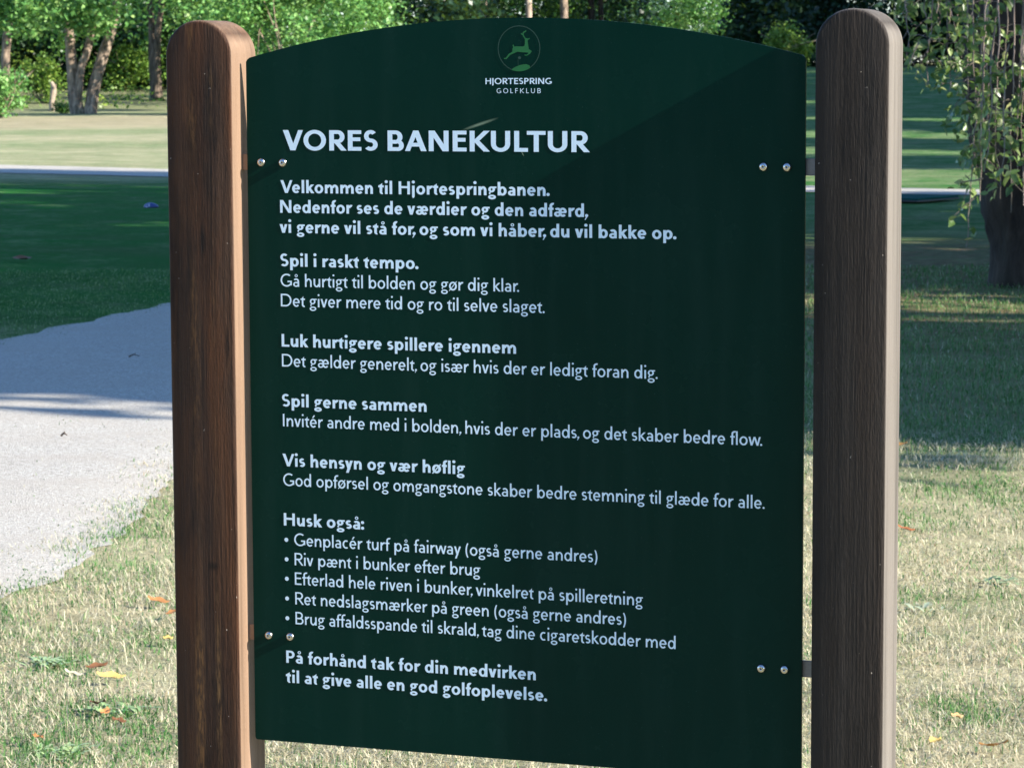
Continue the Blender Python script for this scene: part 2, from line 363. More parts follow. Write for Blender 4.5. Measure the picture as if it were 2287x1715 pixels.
def path_mesh(name, cl, wl, wr, lift, seedv):
    """ribbon along ground points cl (l, d) with left and right half widths and ragged edges"""
    NS = 800; P = smooth_pts(cl, NS); WL = np.interp(np.linspace(0, 1, NS), np.linspace(0, 1, len(wl)), wl); WR = np.interp(np.linspace(0, 1, NS), np.linspace(0, 1, len(wr)), wr)
    T = np.gradient(P, axis=0); T /= np.linalg.norm(T, axis=1)[:, None]; Nn = np.stack([T[:, 1], -T[:, 0]], -1)
    rg = np.random.default_rng(seedv)
    def rag(): 
        a = np.zeros(NS)
        for k, s in ((30, .04), (80, .03), (260, .02)): a += np.interp(np.linspace(0, 1, NS), np.linspace(0, 1, k), rg.normal(size=k)) * s
        return a
    e0, e1 = -WL + rag(), WR + rag(); nc = 15; s = np.linspace(0, 1, nc)
    off = e0[:, None] * (1 - s) + e1[:, None] * s
    Q = P[:, None, :] + Nn[:, None, :] * off[:, :, None]; x, y = ld(Q[..., 0], Q[..., 1]); z = hgt(Q[..., 0], Q[..., 1]) + lift - .02 * (np.abs(s - .5) * 2) ** 8 
    me = npmesh(name, np.stack([x, y, z], -1).reshape(-1, 3), grid_faces(NS, nc)[:, ::-1]); o = link(name, me, GRAVEL, smooth=True); tag(o, kind='structure'); return P, e0, e1
NEARP = path_mesh('gravel_path', [(-3.1, 2.0), (-2.55, 6), (-2.28, 10), (-2.0, 13), (-1.45, 17), (-.6, 22), (.5, 29), (1.1, 36), (1.2, 42)],
                  [1.0, 1.1, 1.3, 1.4, 1.52, 1.2, 1.0, 1.0, 1.0], [.9, .88, .86, .88, 1.0, 1.0, 1.0, 1.0, 1.0], .022, 3)
FARP = path_mesh('far_gravel_path', [(-30, 54), (-18, 50.3), (-8, 45.85), (-5.2, 44.0), (0, 40.6), (5, 36.75), (9, 34.6), (20, 30)], [1.5, 1.5, 1.6, 1.3, 1.0, .75, .8, .9], [1.75, 1.75, 1.7, 1.1, .8, .45, .5, .6], .030, 5)

# ---------------------------------------------------------------- grass blades (one countless mass)
def vnoise(x, y, seed):
    r = np.random.default_rng(seed).random((64, 64)); xi, yi = np.floor(x).astype(int), np.floor(y).astype(int); fx, fy = x - xi, y - yi
    fx, fy = fx * fx * (3 - 2 * fx), fy * fy * (3 - 2 * fy); g = lambda a, b: r[a % 64, b % 64]
    return (g(xi, yi) * (1 - fx) + g(xi + 1, yi) * fx) * (1 - fy) + (g(xi, yi + 1) * (1 - fx) + g(xi + 1, yi + 1) * fx) * fy
def grass_material():
    m, nt, p, out = new_mat('grass_blades'); t = attr(nt, 'tint')
    c = ramp(nt, t, [(0, (.20, .135, .065)), (.12, (.36, .29, .18)), (.26, (.54, .48, .33)), (.42, (.60, .56, .41)), (.60, (.28, .36, .17)), (.80, (.075, .20, .045)), (1, (.02, .12, .020))])
    nt.links.new(c, p.inputs['Base Color']); p.inputs['Roughness'].default_value = .55; p.inputs['Specular IOR Level'].default_value = .25
    tr = nd(nt, 'ShaderNodeBsdfTranslucent', {0: c}); ms = nd(nt, 'ShaderNodeMixShader', {0: .38, 1: p.outputs[0], 2: tr.outputs[0]}); nt.links.new(ms.outputs[0], out.inputs[0]); return m
PATCH = [(-1.42, 9.5, .17), (-1.30, 10.5, .2), (-1.52, 8.95, .2), (-1.60, 8.55, .16), (-1.36, 10.0, .15), (-1.33, 9.9, .28), (-1.62, 9.15, .25), (-1.28, 9.25, .2), (-1.22, 7.72, .16), (-1.0, 7.1, .2), (-1.1, 6.7, .22), (-.98, 8.0, .12), (-1.55, 8.3, .2), (1.7, 10.9, .5), (1.42, 10.2, .25), (1.12, 7.1, .15), (-.86, 6.8, .2)]
def build_grass(n=330000):
    rg = np.random.default_rng(5)
    d = 5.9 * (23.0 / 5.9) ** rg.random(n); l = (rg.random(n) * 2 - 1) * (.215 * d + .1)
    # keep clear of the gravel, raggedly
    P, e0, e1 = NEARP; idx = np.searchsorted(P[:, 1], d).clip(0, len(P) - 1); c = P[idx, 0]; wob = (vnoise(l * 4, d * 4, 9) - .5) * .55 + rg.normal(size=n) * .10
    inside = (l > c + e0[idx] * 1.03 + .03 + wob * .5) & (l < c + e1[idx] * 1.03 - .06 + wob); sparse = rg.random(n) < .012
    dep = np.minimum(l - (c + e0[idx] * 1.03 + .03), (c + e1[idx] * 1.03 - .06) - l); sparse |= rg.random(n) < .75 * np.exp(-np.clip(dep, 0, 9) / (.05 + .22 * vnoise(l * 3, d * 3, 12) ** 2))
    pv = np.zeros(n)
    for a, b, r in PATCH: pv = np.maximum(pv, (1 - ((l - a) ** 2 + ((d - b) * .6) ** 2) / r ** 2) * (.5 + .8 * vnoise(l * 14, d * 14, 4)))
    sparse |= (pv > .38) & (rg.random(n) < .8)
    thin = (vnoise(l * 3.2 + 9, d * 3.2, 15) < .36) & (rg.random(n) < .6) & (d < 12)
    keep = (~inside | sparse) & ~thin; l, d = l[keep], d[keep]; n = len(l)
    pn = .6 * vnoise(l * 2.2, d * 2.2, 1) + .4 * vnoise(l * 6, d * 6, 2); gp = np.clip((pn - .56) * 2.6, 0, .8)
    for a, b, r in PATCH: gp = np.maximum(gp, (1.05 - 1.0 * ((l - a) ** 2 + ((d - b) * .6) ** 2) / r ** 2) * (.6 + .6 * vnoise(l * 14, d * 14, 4)))
    lf = ss(-l, .6, 1.2); gp = np.maximum(gp, .16 + .20 * lf)
    gp = np.maximum(gp, ss(d, 11.2, 12.8) * .84); gp = np.maximum(gp, ss(d, 14, 17) * np.where(l < -1.5, 1, .75))
    isg = rg.random(n) < gp
    lying = rg.random(n) < np.where(isg, .3, .72)
    sc = np.clip(.7 + d * .045, .9, 1.7); short = np.where((d > 14) & (l < -1.2), .55, 1.0)
    Ln = np.where(isg, rg.uniform(.012, .030, n), rg.uniform(.012, .040, n)) * sc * short * (.6 + .85 * vnoise(l * 2.7, d * 2.7, 21))
    wd = rg.uniform(.0014, .0030, n) * sc * np.where(isg, 1.25, 1)
    lean = np.where(lying, rg.uniform(1.15, 1.5, n), np.abs(rg.normal(.35, .35, n)).clip(0, 1.2)); az = rg.random(n) * 2 * np.pi
    x, y = ld(l, d); z = hgt(l, d) + np.where(lying, rg.uniform(.002, .018, n), -.002)
    dx, dy = np.cos(az), np.sin(az); sxv, syv = -dy, dx
    tw = rg.uniform(-.8, .8, n); sxv, syv = sxv * np.cos(tw) + dx * np.sin(tw), syv * np.cos(tw) + dy * np.sin(tw)
    l1, l2 = lean * .6, lean * 1.25
    m0 = np.stack([x + dx * np.sin(l1) * Ln * .5, y + dy * np.sin(l1) * Ln * .5, z + np.cos(l1) * Ln * .5], -1)
    tp = m0 + np.stack([dx * np.sin(l2) * Ln * .5, dy * np.sin(l2) * Ln * .5, np.cos(l2) * Ln * .5], -1); b0 = np.stack([x, y, z], -1)
    s = np.stack([sxv * wd, syv * wd, 0 * wd], -1) * .5
    V = np.stack([b0 - s, b0 + s, m0 + s * .85, m0 - s * .85, tp], 1).reshape(-1, 3); k = np.arange(n)[:, None] * 5
    tint = np.where(isg, np.clip(rg.normal(.80, .12, n), .55, 1), np.clip(rg.normal(.30, .12, n), .03, .5) * (1 - .85 * ss(d, 11.6, 13.2) * (rg.random(n) < .8)))
    me = npmesh('grass', V, k + np.array([[0, 1, 2, 3]]), k + np.array([[3, 2, 4]]), {'tint': np.repeat(tint, 5)})
    o = link('grass', me, grass_material()); tag(o, 'dry straw and green grass blades covering the ground around the sign', 'grass', kind='stuff')
build_grass()
# ---------------------------------------------------------------- the sign
def wood_material(name, dark, mid, light, streak, sunlit_tone, knots=(), bands=()):
    m, nt, p, out = new_mat(name); co = objco(nt, (1, 1, 1))
    warp = noise(nt, objco(nt, (6, 6, 1.2)), 1.0, 3, .5); st = objco(nt, (48, 48, 1.5)); g = noise(nt, st, 1.0, 6, .62, .6)
    fib = noise(nt, objco(nt, (420, 420, 9)), 1.0, 4, .6); blot = noise(nt, objco(nt, (34, 34, 3.6)), 1.0, 4, .55, .4)
    c = ramp(nt, g, [(.30, dark), (.48, mid), (.68, light)])
    c = mix(nt, ramp(nt, blot, [(.38, (.0,) * 3), (.66, (.85,) * 3)]), c, streak)
    c = mix(nt, ramp(nt, noise(nt, objco(nt, (22, 22, 5.0), (3, 1, 2)), 1.0, 5, .65, .3), [(.50, (0,) * 3), (.68, (.75,) * 3)]), c, tuple(v * .55 for v in dark))
    c = mix(nt, ramp(nt, fib, [(.28, (.6,) * 3), (.44, (0,) * 3)]), c, tuple(v * .5 for v in dark))
    speck = noise(nt, objco(nt, (260, 260, 170)), 1.0, 2, .5); c = mix(nt, ramp(nt, speck, [(.765, (0,) * 3), (.80, (.7,) * 3)]), c, (.55, .48, .40))
    for bx_, bw, bc in bands:                                        # speckled golden streaks running down the grain
        sx = nd(nt, 'ShaderNodeSeparateXYZ', {0: co}).outputs[0]; sx = mth(nt, 'ADD', sx, mth(nt, 'MULTIPLY', mth(nt, 'SUBTRACT', warp, .5), .012))
        dd = mth(nt, 'MULTIPLY', mth(nt, 'ABSOLUTE', mth(nt, 'SUBTRACT', sx, bx_)), 1 / bw)
        mk = mth(nt, 'MULTIPLY', ramp(nt, dd, [(.2, (1,) * 3), (1, (0,) * 3)]), ramp(nt, noise(nt, objco(nt, (330, 330, 60)), 1.0, 3, .6), [(.42, (.08,) * 3), (.60, (1,) * 3)]))
        c = mix(nt, mth(nt, 'MULTIPLY', mk, ramp(nt, noise(nt, objco(nt, (20, 20, 7)), 1.0, 3, .6), [(.40, (.05,) * 3), (.66, (1,) * 3)])), c, bc)
    for (kx, ky, kz, rx, ry, rz) in knots:
        pos = nd(nt, 'ShaderNodeVectorMath', {0: co, 1: (kx, ky, kz)}, operation='SUBTRACT').outputs[0]
        pos = nd(nt, 'ShaderNodeVectorMath', {0: pos, 1: (1 / rx, 1 / ry if ry else 0, 1 / rz)}, operation='MULTIPLY').outputs[0]
        ln = nd(nt, 'ShaderNodeVectorMath', {0: pos}, operation='LENGTH').outputs['Value']; ln = mth(nt, 'ADD', ln, mth(nt, 'MULTIPLY', mth(nt, 'SUBTRACT', g, .5), 1.6))
        c = mix(nt, ramp(nt, ln, [(.25, (.8,) * 3), (1.0, (0,) * 3)]), c, tuple(v * .35 for v in dark))
    # sunlight put into the colour: sun-facing side and top paler than the front
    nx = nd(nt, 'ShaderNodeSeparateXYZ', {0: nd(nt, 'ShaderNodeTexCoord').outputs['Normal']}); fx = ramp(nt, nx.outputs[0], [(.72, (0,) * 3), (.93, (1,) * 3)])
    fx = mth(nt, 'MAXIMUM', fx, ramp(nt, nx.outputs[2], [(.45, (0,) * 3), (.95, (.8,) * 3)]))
    pale = ramp(nt, g, [(.28, tuple(v * .55 for v in sunlit_tone)), (.46, sunlit_tone), (.70, tuple(v * 1.35 for v in sunlit_tone))]); c = mix(nt, fx, c, pale)
    nt.links.new(c, p.inputs['Base Color']); p.inputs['Roughness'].default_value = .66; p.inputs['Specular IOR Level'].default_value = .18
    bump(nt, p, mth(nt, 'ADD', mth(nt, 'MULTIPLY', g, 1.2), mth(nt, 'ADD', mth(nt, 'MULTIPLY', fib, .55), mth(nt, 'ADD', mth(nt, 'MULTIPLY', blot, .5), mth(nt, 'MULTIPLY', noise(nt, objco(nt, (420, 420, 90)), 1.0, 3, .6), .5)))), .85, .0024); return m
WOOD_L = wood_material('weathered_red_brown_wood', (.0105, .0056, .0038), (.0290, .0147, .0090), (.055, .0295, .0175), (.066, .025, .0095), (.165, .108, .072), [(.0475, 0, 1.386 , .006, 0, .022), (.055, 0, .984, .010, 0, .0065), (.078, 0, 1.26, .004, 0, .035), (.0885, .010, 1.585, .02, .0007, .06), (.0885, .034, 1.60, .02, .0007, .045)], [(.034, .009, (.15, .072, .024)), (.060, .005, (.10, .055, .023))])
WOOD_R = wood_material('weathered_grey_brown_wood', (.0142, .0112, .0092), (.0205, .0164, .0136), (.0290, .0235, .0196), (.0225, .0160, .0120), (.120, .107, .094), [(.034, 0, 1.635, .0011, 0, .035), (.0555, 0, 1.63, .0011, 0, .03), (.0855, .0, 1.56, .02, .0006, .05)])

def post_mesh(name, xl, xr, zt, y0, y1, rad, arcx=None):
    """a round-topped post with eased edges: the outline (front view) swept from front to back"""
    hw = (xr - xl) / 2; na = 28
    def outline(ins):
        h = hw - ins; pts = [(-h, 0.0)]
        r = h; zc = (zt - ins) - r * .97
        for z in np.linspace(.25, zc - .05, 10): pts.append((-h, z))
        for i in range(na + 1):
            a = math.pi - math.pi * i / na; pts.append((r * math.cos(a), zc + r * .97 * math.sin(a)))
        for z in np.linspace(zc - .05, .25, 10): pts.append((h, z))
        pts.append((h, 0.0)); return pts
    V = []; ys = []
    for k in range(6): a = math.pi / 2 * k / 5; ys.append((y0 + rad * (1 - math.sin(a)), rad * (1 - math.cos(a))))
    ys = [(y0 + rad * (1 - math.sin(math.pi / 2 * k / 5)), rad * (1 - math.cos(math.pi / 2 * k / 5))) for k in range(5, -1, -1)]
    ys += [(y, 0) for y in np.linspace(y0 + rad, y1 - rad, 6)[1:-1]]
    ys += [(y1 - rad * (1 - math.sin(math.pi / 2 * k / 5)), rad * (1 - math.cos(math.pi / 2 * k / 5))) for k in range(0, 6)]
    n = len(outline(0)); cx = (xl + xr) / 2
    for y, ins in ys: V += [(cx + px, y, pz) for px, pz in outline(ins)]
    me = bpy.data.meshes.new(name); F = []
    for r in range(len(ys) - 1):
        for c in range(n - 1): F.append((r * n + c, (r + 1) * n + c, (r + 1) * n + c + 1, r * n + c + 1))
    nb = len(ys) - 1; F.append(tuple(range(n))); F.append(tuple(reversed(range(nb * n, nb * n + n))))
    me.from_pydata(V, [], F); me.update(); return me, n
def auto_smooth(o, deg=40):
    me = o.data; me.polygons.foreach_set('use_smooth', [True] * len(me.polygons)); bm = bmesh.new(); bm.from_mesh(me)
    bmesh.ops.recalc_face_normals(bm, faces=bm.faces)
    for e in bm.edges:
        if len(e.link_faces) == 2 and e.calc_face_angle(0) > math.radians(deg): e.smooth = False
    bm.to_mesh(me); bm.free()

SIGN = empty('information_sign', (0, 0, 0)); tag(SIGN, 'dark green arched information sign with white lettering between two round-topped wooden posts', 'sign')
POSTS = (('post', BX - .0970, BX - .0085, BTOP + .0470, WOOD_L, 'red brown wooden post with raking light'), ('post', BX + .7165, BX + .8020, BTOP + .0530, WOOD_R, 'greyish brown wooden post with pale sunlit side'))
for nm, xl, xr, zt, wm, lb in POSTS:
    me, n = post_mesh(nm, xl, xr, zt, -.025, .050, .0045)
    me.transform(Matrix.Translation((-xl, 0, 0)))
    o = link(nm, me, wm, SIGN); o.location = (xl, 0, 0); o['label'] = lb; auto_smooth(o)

def board_material():
    m, nt, p, out = new_mat('dark_green_board'); co = objco(nt)
    v = noise(nt, co, 9, 5, .6); dust = noise(nt, co, 900, 2, .5); d2 = noise(nt, co, 430, 2, .55); wet = noise(nt, objco(nt, (26, 26, 2.6)), 1.0, 5, .6)
    c = mix(nt, v, (.0009, .0178, .0130), (.0015, .0228, .0162))
    c = mix(nt, ramp(nt, dust, [(.68, (0,) * 3), (.82, (.25,) * 3)]), c, (.03, .075, .062)); c = mix(nt, ramp(nt, wet, [(.48, (0,) * 3), (.75, (.16,) * 3)]), c, (.02, .05, .042)); c = mix(nt, ramp(nt, d2, [(.67, (0,) * 3), (.77, (.6,) * 3)]), c, (.04, .085, .072))
    # two pale marks, a slanting streak and a small fleck
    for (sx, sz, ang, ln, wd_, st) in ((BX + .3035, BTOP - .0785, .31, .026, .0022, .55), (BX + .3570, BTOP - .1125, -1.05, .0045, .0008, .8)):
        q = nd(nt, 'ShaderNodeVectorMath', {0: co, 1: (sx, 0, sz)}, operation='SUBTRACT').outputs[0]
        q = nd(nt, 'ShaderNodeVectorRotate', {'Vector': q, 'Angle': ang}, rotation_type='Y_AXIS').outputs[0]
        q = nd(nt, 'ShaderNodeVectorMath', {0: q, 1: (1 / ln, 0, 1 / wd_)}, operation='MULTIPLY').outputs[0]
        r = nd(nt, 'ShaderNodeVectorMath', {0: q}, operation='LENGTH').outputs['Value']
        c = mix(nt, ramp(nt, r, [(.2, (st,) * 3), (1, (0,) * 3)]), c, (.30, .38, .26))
    nt.links.new(c, p.inputs['Base Color']); nt.links.new(ramp(nt, v, [(.3, (.22,) * 3), (.7, (.30,) * 3)]), p.inputs['Roughness']); p.inputs['Specular IOR Level'].default_value = .07
    bump(nt, p, dust, .05, .0004); return m
def build_board():
    R = (.35 ** 2 + .0465 ** 2) / (2 * .0465); zc = .0465 - R; rr = .004; pts = []
    H = .8445
    for cx, cz, a0 in ((rr, -H + rr, 270), (.7 - rr, -H + rr, 0)):
        if a0 == 270: pts += [(cx + rr * math.cos(math.radians(a)), cz + rr * math.sin(math.radians(a))) for a in (270, 247, 225, 202, 180)][::-1]
        else: pts += [(cx + rr * math.cos(math.radians(a)), cz + rr * math.sin(math.radians(a))) for a in (270, 292, 315, 337, 360)]
    # up the right edge, along the arch to the left, down
    pts += [(.7, -.004), (.6985, -.0012)]
    a1 = math.atan2(0 - zc, .345)
    for i in range(65):
        a = a1 + (math.pi - 2 * a1) * i / 64; pts.append((.35 + R * math.cos(a), zc + R * math.sin(a)))
    pts += [(.0015, -.0012), (0, -.004)]
    bm = bmesh.new(); f = [bm.verts.new((BX + x, 0, BTOP + z)) for x, z in pts]; b = [bm.verts.new((BX + x, .0035, BTOP + z)) for x, z in pts]
    bm.faces.new(f); bm.faces.new(b[::-1]); n = len(pts)
    for i in range(n): bm.faces.new((f[i], b[i], b[(i + 1) % n], f[(i + 1) % n]))
    bmesh.ops.recalc_face_normals(bm, faces=bm.faces)
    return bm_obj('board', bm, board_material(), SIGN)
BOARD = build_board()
def print_material(name, col, rough=.4):
    m, nt, p, out = new_mat(name); co = objco(nt); n = noise(nt, co, 220, 3, .6)
    c = mix(nt, n, tuple(v * .88 for v in col), col); nt.links.new(c, p.inputs['Base Color']); p.inputs['Roughness'].default_value = rough; return m
WHITE = print_material('white_print', (.66, .80, .90)); GREEN = print_material('green_print', (.003, .115, .025)); GREEN2 = print_material('pale_green_print', (.010, .046, .030))
PY = -.0003
def text_obj(name, lines, mat):
    vs, fs = [], []
    for txt, w, x, z, width, ch in lines:
        g, ww = text_polys(txt, w) if not isinstance(txt, list) else txt
        s = ch / 700.0; sx = width / ww
        for gl in g:
            V, F = union_tris(gl); b = len(vs); vs += [(BX + x + px * sx, PY, BTOP + z + py * s) for px, py in V]; fs += [[i + b for i in f] for f in F]
    me = bpy.data.meshes.new(name); me.from_pydata(vs, [], fs); me.update(); return link(name, me, mat, BOARD)
HB, BB, RR, CB = 157, 138, 91, .0155
TEXT = [("heading_lettering", [("VORES BANEKULTUR", HB, .0481, -.1108, .3930, .0245)]),
 ("paragraph_lettering", [("Velkommen til Hjortespringbanen.", BB, .0440, -.1626, .3472, CB), ("Nedenfor ses de værdier og den adfærd,", BB, .0432, -.1868, .3957, CB), ("vi gerne vil stå for, og som vi håber, du vil bakke op.", BB, .0423, -.2112, .5047, CB)]),
 ("paragraph_lettering", [("Spil i raskt tempo.", BB, .0427, -.2522, .1814, CB), ("Gå hurtigt til bolden og gør dig klar.", RR, .0426, -.2768, .3098, CB), ("Det giver mere tid og ro til selve slaget.", RR, .0426, -.3013, .3418, CB)]),
 ("paragraph_lettering", [("Luk hurtigere spillere igennem", BB, .0430, -.3507, .3052, CB), ("Det gælder generelt, og især hvis der er ledigt foran dig.", RR, .0430, -.3752, .4814, CB)]),
 ("paragraph_lettering", [("Spil gerne sammen", BB, .0425, -.4246, .1907, CB), ("Invitér andre med i bolden, hvis der er plads, og det skaber bedre flow.", RR, .0433, -.4491, .6078, CB)]),
 ("paragraph_lettering", [("Vis hensyn og vær høflig", BB, .0421, -.4985, .2401, CB), ("God opførsel og omgangstone skaber bedre stemning til glæde for alle.", RR, .0427, -.5228, .6117, CB)]),
 ("bullet_list_lettering", [("Husk også:", BB, .0428, -.5723, .1073, CB), ("Genplacér turf på fairway (også gerne andres)", RR, .0565, -.5969, .3933, CB), ("Riv pænt i bunker efter brug", RR, .0567, -.6213, .2446, CB),
   ("Efterlad hele riven i bunker, vinkelret på spilleretning", RR, .0567, -.6456, .4497, CB), ("Ret nedslagsmærker på green (også gerne andres)", RR, .0569, -.6703, .4285, CB), ("Brug affaldsspande til skrald, tag dine cigaretskodder med", RR, .0569, -.6951, .4900, CB)]
   + [(([_dot(1, 250, 96)], 192), 0, .0459 - .0026, z, .0052, .0190) for z in (-.5969, -.6213, -.6456, -.6703, -.6951)]),
 ("paragraph_lettering", [("På forhånd tak for din medvirken", BB, .0437, -.7444, .3280, CB), ("til at give alle en god golfoplevelse.", BB, .0430, -.7693, .3431, CB)]),
 ("club_name_lettering", [("HJORTESPRING", 128, .3111, -.0313, .0830, .0071), ("G O L F K L U B", 88, .3252, -.0419, .0552, .0057)])]
for nm, lines in TEXT:
    L2 = []
    for t in lines:
        if isinstance(t[0], tuple):
            g, ww = t[0]; xs = [p[0] for q in g for poly in q for p in poly]; mn = min(xs); g = [[[(px - mn, py) for px, py in poly] for poly in q] for q in g]; t = ([g, ww],) + tuple(t[1:])
        L2.append(t)
    text_obj(nm, L2, WHITE)

def emblem():
    # leaping deer over a ball and a green, inside a thin ring; drawn in hundredths of the ring's radius
    S = .0268 / 455.0; ox, oz = .3534, .0105
    def cv(P): return [((x - 915) * .99, -(y - 635) * .97) for x, y in P]
    ring = _ring(0, 0, 452, 456, 17, 17)
    body = [(795, 600), (850, 592), (1000, 597), (1030, 585), (1043, 540), (1040, 470), (1050, 432), (1072, 424), (1105, 436), (1145, 426), (1146, 444), (1112, 458), (1100, 485), (1108, 520), (1116, 590), (1124, 650), (1180, 684), (1186, 704), (1150, 745), (1085, 788), (1030, 778), (1032, 766), (1076, 764), (1120, 738), (1112, 722), (1000, 716), (880, 704), (815, 730), (725, 768), (650, 850), (592, 852), (590, 834), (632, 824), (694, 746), (772, 702), (776, 640)]
    deer = [cv(body)]; ant = [(1052, 440), (1012, 380), (1000, 345), (1012, 310), (1072, 276)]
    strokes = []
    for P, wds in ((ant, 26), ([(1006, 362), (958, 330)], 22), ([(800, 612), (790, 560)], 22)):
        q = cv(P)
        for a, b in zip(q[:-1], q[1:]): strokes += _seg(a[0], a[1], b[0], b[1], wds)
    ball = [[(px * .9 + 10, py * .78 - 186) for px, py in _dot(0, 0, 36)[0]]]
    hill = [cv([(772, 1052), (840, 1012), (930, 978), (1010, 962), (1080, 960), (1140, 985)])]
    arc = [(452 * math.cos(a), 456 * math.sin(a)) for a in np.linspace(math.radians(-58), math.radians(-110), 14)]; hill[0] += arc
    pin = _seg(-20, -225, -20, -330, 7)
    for nm, polys, m in (('emblem', deer + strokes, GREEN), ('emblem_ring', ring + pin, GREEN2), ('emblem_ground', hill, GREEN), ('emblem_ball', ball, GREEN2)):
        V, F = union_tris(polys); me = bpy.data.meshes.new(nm); me.from_pydata([(BX + ox + x * S, PY - (.0002 if nm == 'emblem_ground' else 0), BTOP + oz + y * S) for x, y in V], [], F); me.update(); link(nm, me, m, BOARD)
emblem()

def metal(name, col, rough, met=1.0):
    m, nt, p, out = new_mat(name); n = noise(nt, objco(nt), 400, 3, .6); nt.links.new(mix(nt, n, tuple(v * .7 for v in col), col), p.inputs['Base Color']); p.inputs['Metallic'].default_value = met; p.inputs['Roughness'].default_value = rough; return m
STEEL = metal('stainless_steel', (.62, .60, .57), .22); BRK = metal('grey_galvanised_steel', (.20, .20, .21), .5, .6); BRKL = metal('brown_steel', (.34, .22, .15), .55, .3); SOCK = metal('dark_socket', (.03, .03, .03), .5, .3)  # left brackets browner than the right ones
def bracket(x0, x1, z, m):
    bm = bmesh.new(); bmesh.ops.create_cube(bm, size=1); bmesh.ops.scale(bm, verts=bm.verts, vec=(x1 - x0, .004, .0195)); bmesh.ops.translate(bm, verts=bm.verts, vec=(BX + (x0 + x1) / 2, .0035 + .0003 + .002, BTOP + z))
    bmesh.ops.bevel(bm, geom=[e for e in bm.edges], offset=.0006, segments=2, affect='EDGES'); return bm_obj('bracket', bm, m, SIGN)
bracket(-.012, .062, -.1255, BRKL); bracket(-.012, .064, -.7095, BRKL); bracket(.638, .728, -.1263, BRK); bracket(.638, .728, -.7095, BRK)
def screw_mesh():
    prof = [(.0053, .0), (.0053, .0008), (.0050, .0019), (.0043, .0029), (.0033, .0036), (.0020, .0039)]; n = 24; V = []; F = []
    for r, h in prof: V += [(r * math.cos(2 * math.pi * i / n), -h, r * math.sin(2 * math.pi * i / n)) for i in range(n)]
    for k, (rs, h) in enumerate(((1, .0039), (.9, .0020))):
        V += [((.0011 + .0005 * math.cos(6 * 2 * math.pi * i / n)) * rs * math.cos(2 * math.pi * i / n), -h, (.0011 + .0005 * math.cos(6 * 2 * math.pi * i / n)) * rs * math.sin(2 * math.pi * i / n)) for i in range(n)]
    R = len(prof) + 2
    for r in range(R - 1):
        for i in range(n): F.append((r * n + i, r * n + (i + 1) % n, (r + 1) * n + (i + 1) % n, (r + 1) * n + i))
    F.append(tuple(range((R - 1) * n, R * n))); me = bpy.data.meshes.new('screw'); me.from_pydata(V, [], F); me.materials.append(STEEL); me.materials.append(SOCK)
    me.update(); me.polygons.foreach_set('use_smooth', [True] * len(me.polygons))
    for pl in list(me.polygons)[-n - 1:]: pl.material_index = 1
    return me
SCM = screw_mesh()
for i, (x, z) in enumerate([(.0190, -.1257), (.0477, -.1259), (.6511, -.1262), (.6790, -.1264), (.0207, -.7114), (.0497, -.7113), (.6515, -.7114), (.6797, -.7109)]):
    o = bpy.data.objects.new('screw', SCM); COL.objects.link(o); o.location = (BX + x, -.0002, BTOP + z); o.rotation_euler = (0, i * .37, 0); o.parent = SIGN
# ---------------------------------------------------------------- trees and wood
def leaf_material(name, stops, trans=.35, rough=.42, spec=.35):
    m, nt, p, out = new_mat(name); c = ramp(nt, attr(nt, 'tint'), stops); nt.links.new(c, p.inputs['Base Color']); p.inputs['Roughness'].default_value = rough; p.inputs['Specular IOR Level'].default_value = spec
    tc = mix(nt, .5, c, (.18, .30, .03), 'MIX'); tr = nd(nt, 'ShaderNodeBsdfTranslucent', {0: tc}); ms = nd(nt, 'ShaderNodeMixShader', {0: trans, 1: p.outputs[0], 2: tr.outputs[0]}); nt.links.new(ms.outputs[0], out.inputs[0]); return m
LEAF = leaf_material('broad_leaves', [(0, (.020, .075, .022)), (.4, (.055, .155, .038)), (.75, (.12, .26, .06)), (1, (.22, .34, .09))])
LEAFP = leaf_material('pale_leaves', [(0, (.030, .12, .035)), (.5, (.14, .33, .085)), (1, (.34, .51, .17))], .35, .45, .28)
LEAFY = leaf_material('yellow_green_leaves', [(0, (.06, .14, .02)), (.5, (.14, .25, .04)), (1, (.28, .36, .07))])
LEAFD = leaf_material('shade_dark_leaves', [(0, (.008, .026, .014)), (.6, (.018, .052, .022)), (1, (.04, .085, .028))], .2)  # shade deep in the wood put into a darker leaf colour
LEAFB = leaf_material('hazy_blue_leaves', [(0, (.020, .060, .045)), (.5, (.045, .115, .075)), (1, (.11, .20, .09))])  # distance haze put into the leaf colour as a blue tone
LEAFW = leaf_material('birch_leaves', [(0, (.030, .075, .020)), (.45, (.12, .20, .060)), (.8, (.30, .38, .15)), (1, (.48, .48, .22))], .35, .36, .45)
def bark_material(name, dark, light, moss=(.05, .07, .03)):
    m, nt, p, out = new_mat(name); co = objco(nt, (9, 9, 2.2)); a = noise(nt, co, 1.0, 6, .68, .5); b = noise(nt, objco(nt, (1.4, 1.4, .7)), 1.0, 4, .6)
    c = ramp(nt, a, [(.32, dark), (.52, tuple((x + y) / 2 for x, y in zip(dark, light))), (.66, light)]); c = mix(nt, ramp(nt, b, [(.52, (0,) * 3), (.72, (.6,) * 3)]), c, moss)
    nt.links.new(c, p.inputs['Base Color']); p.inputs['Roughness'].default_value = .85; p.inputs['Specular IOR Level'].default_value = .2; bump(nt, p, a, 1.0, .03); return m
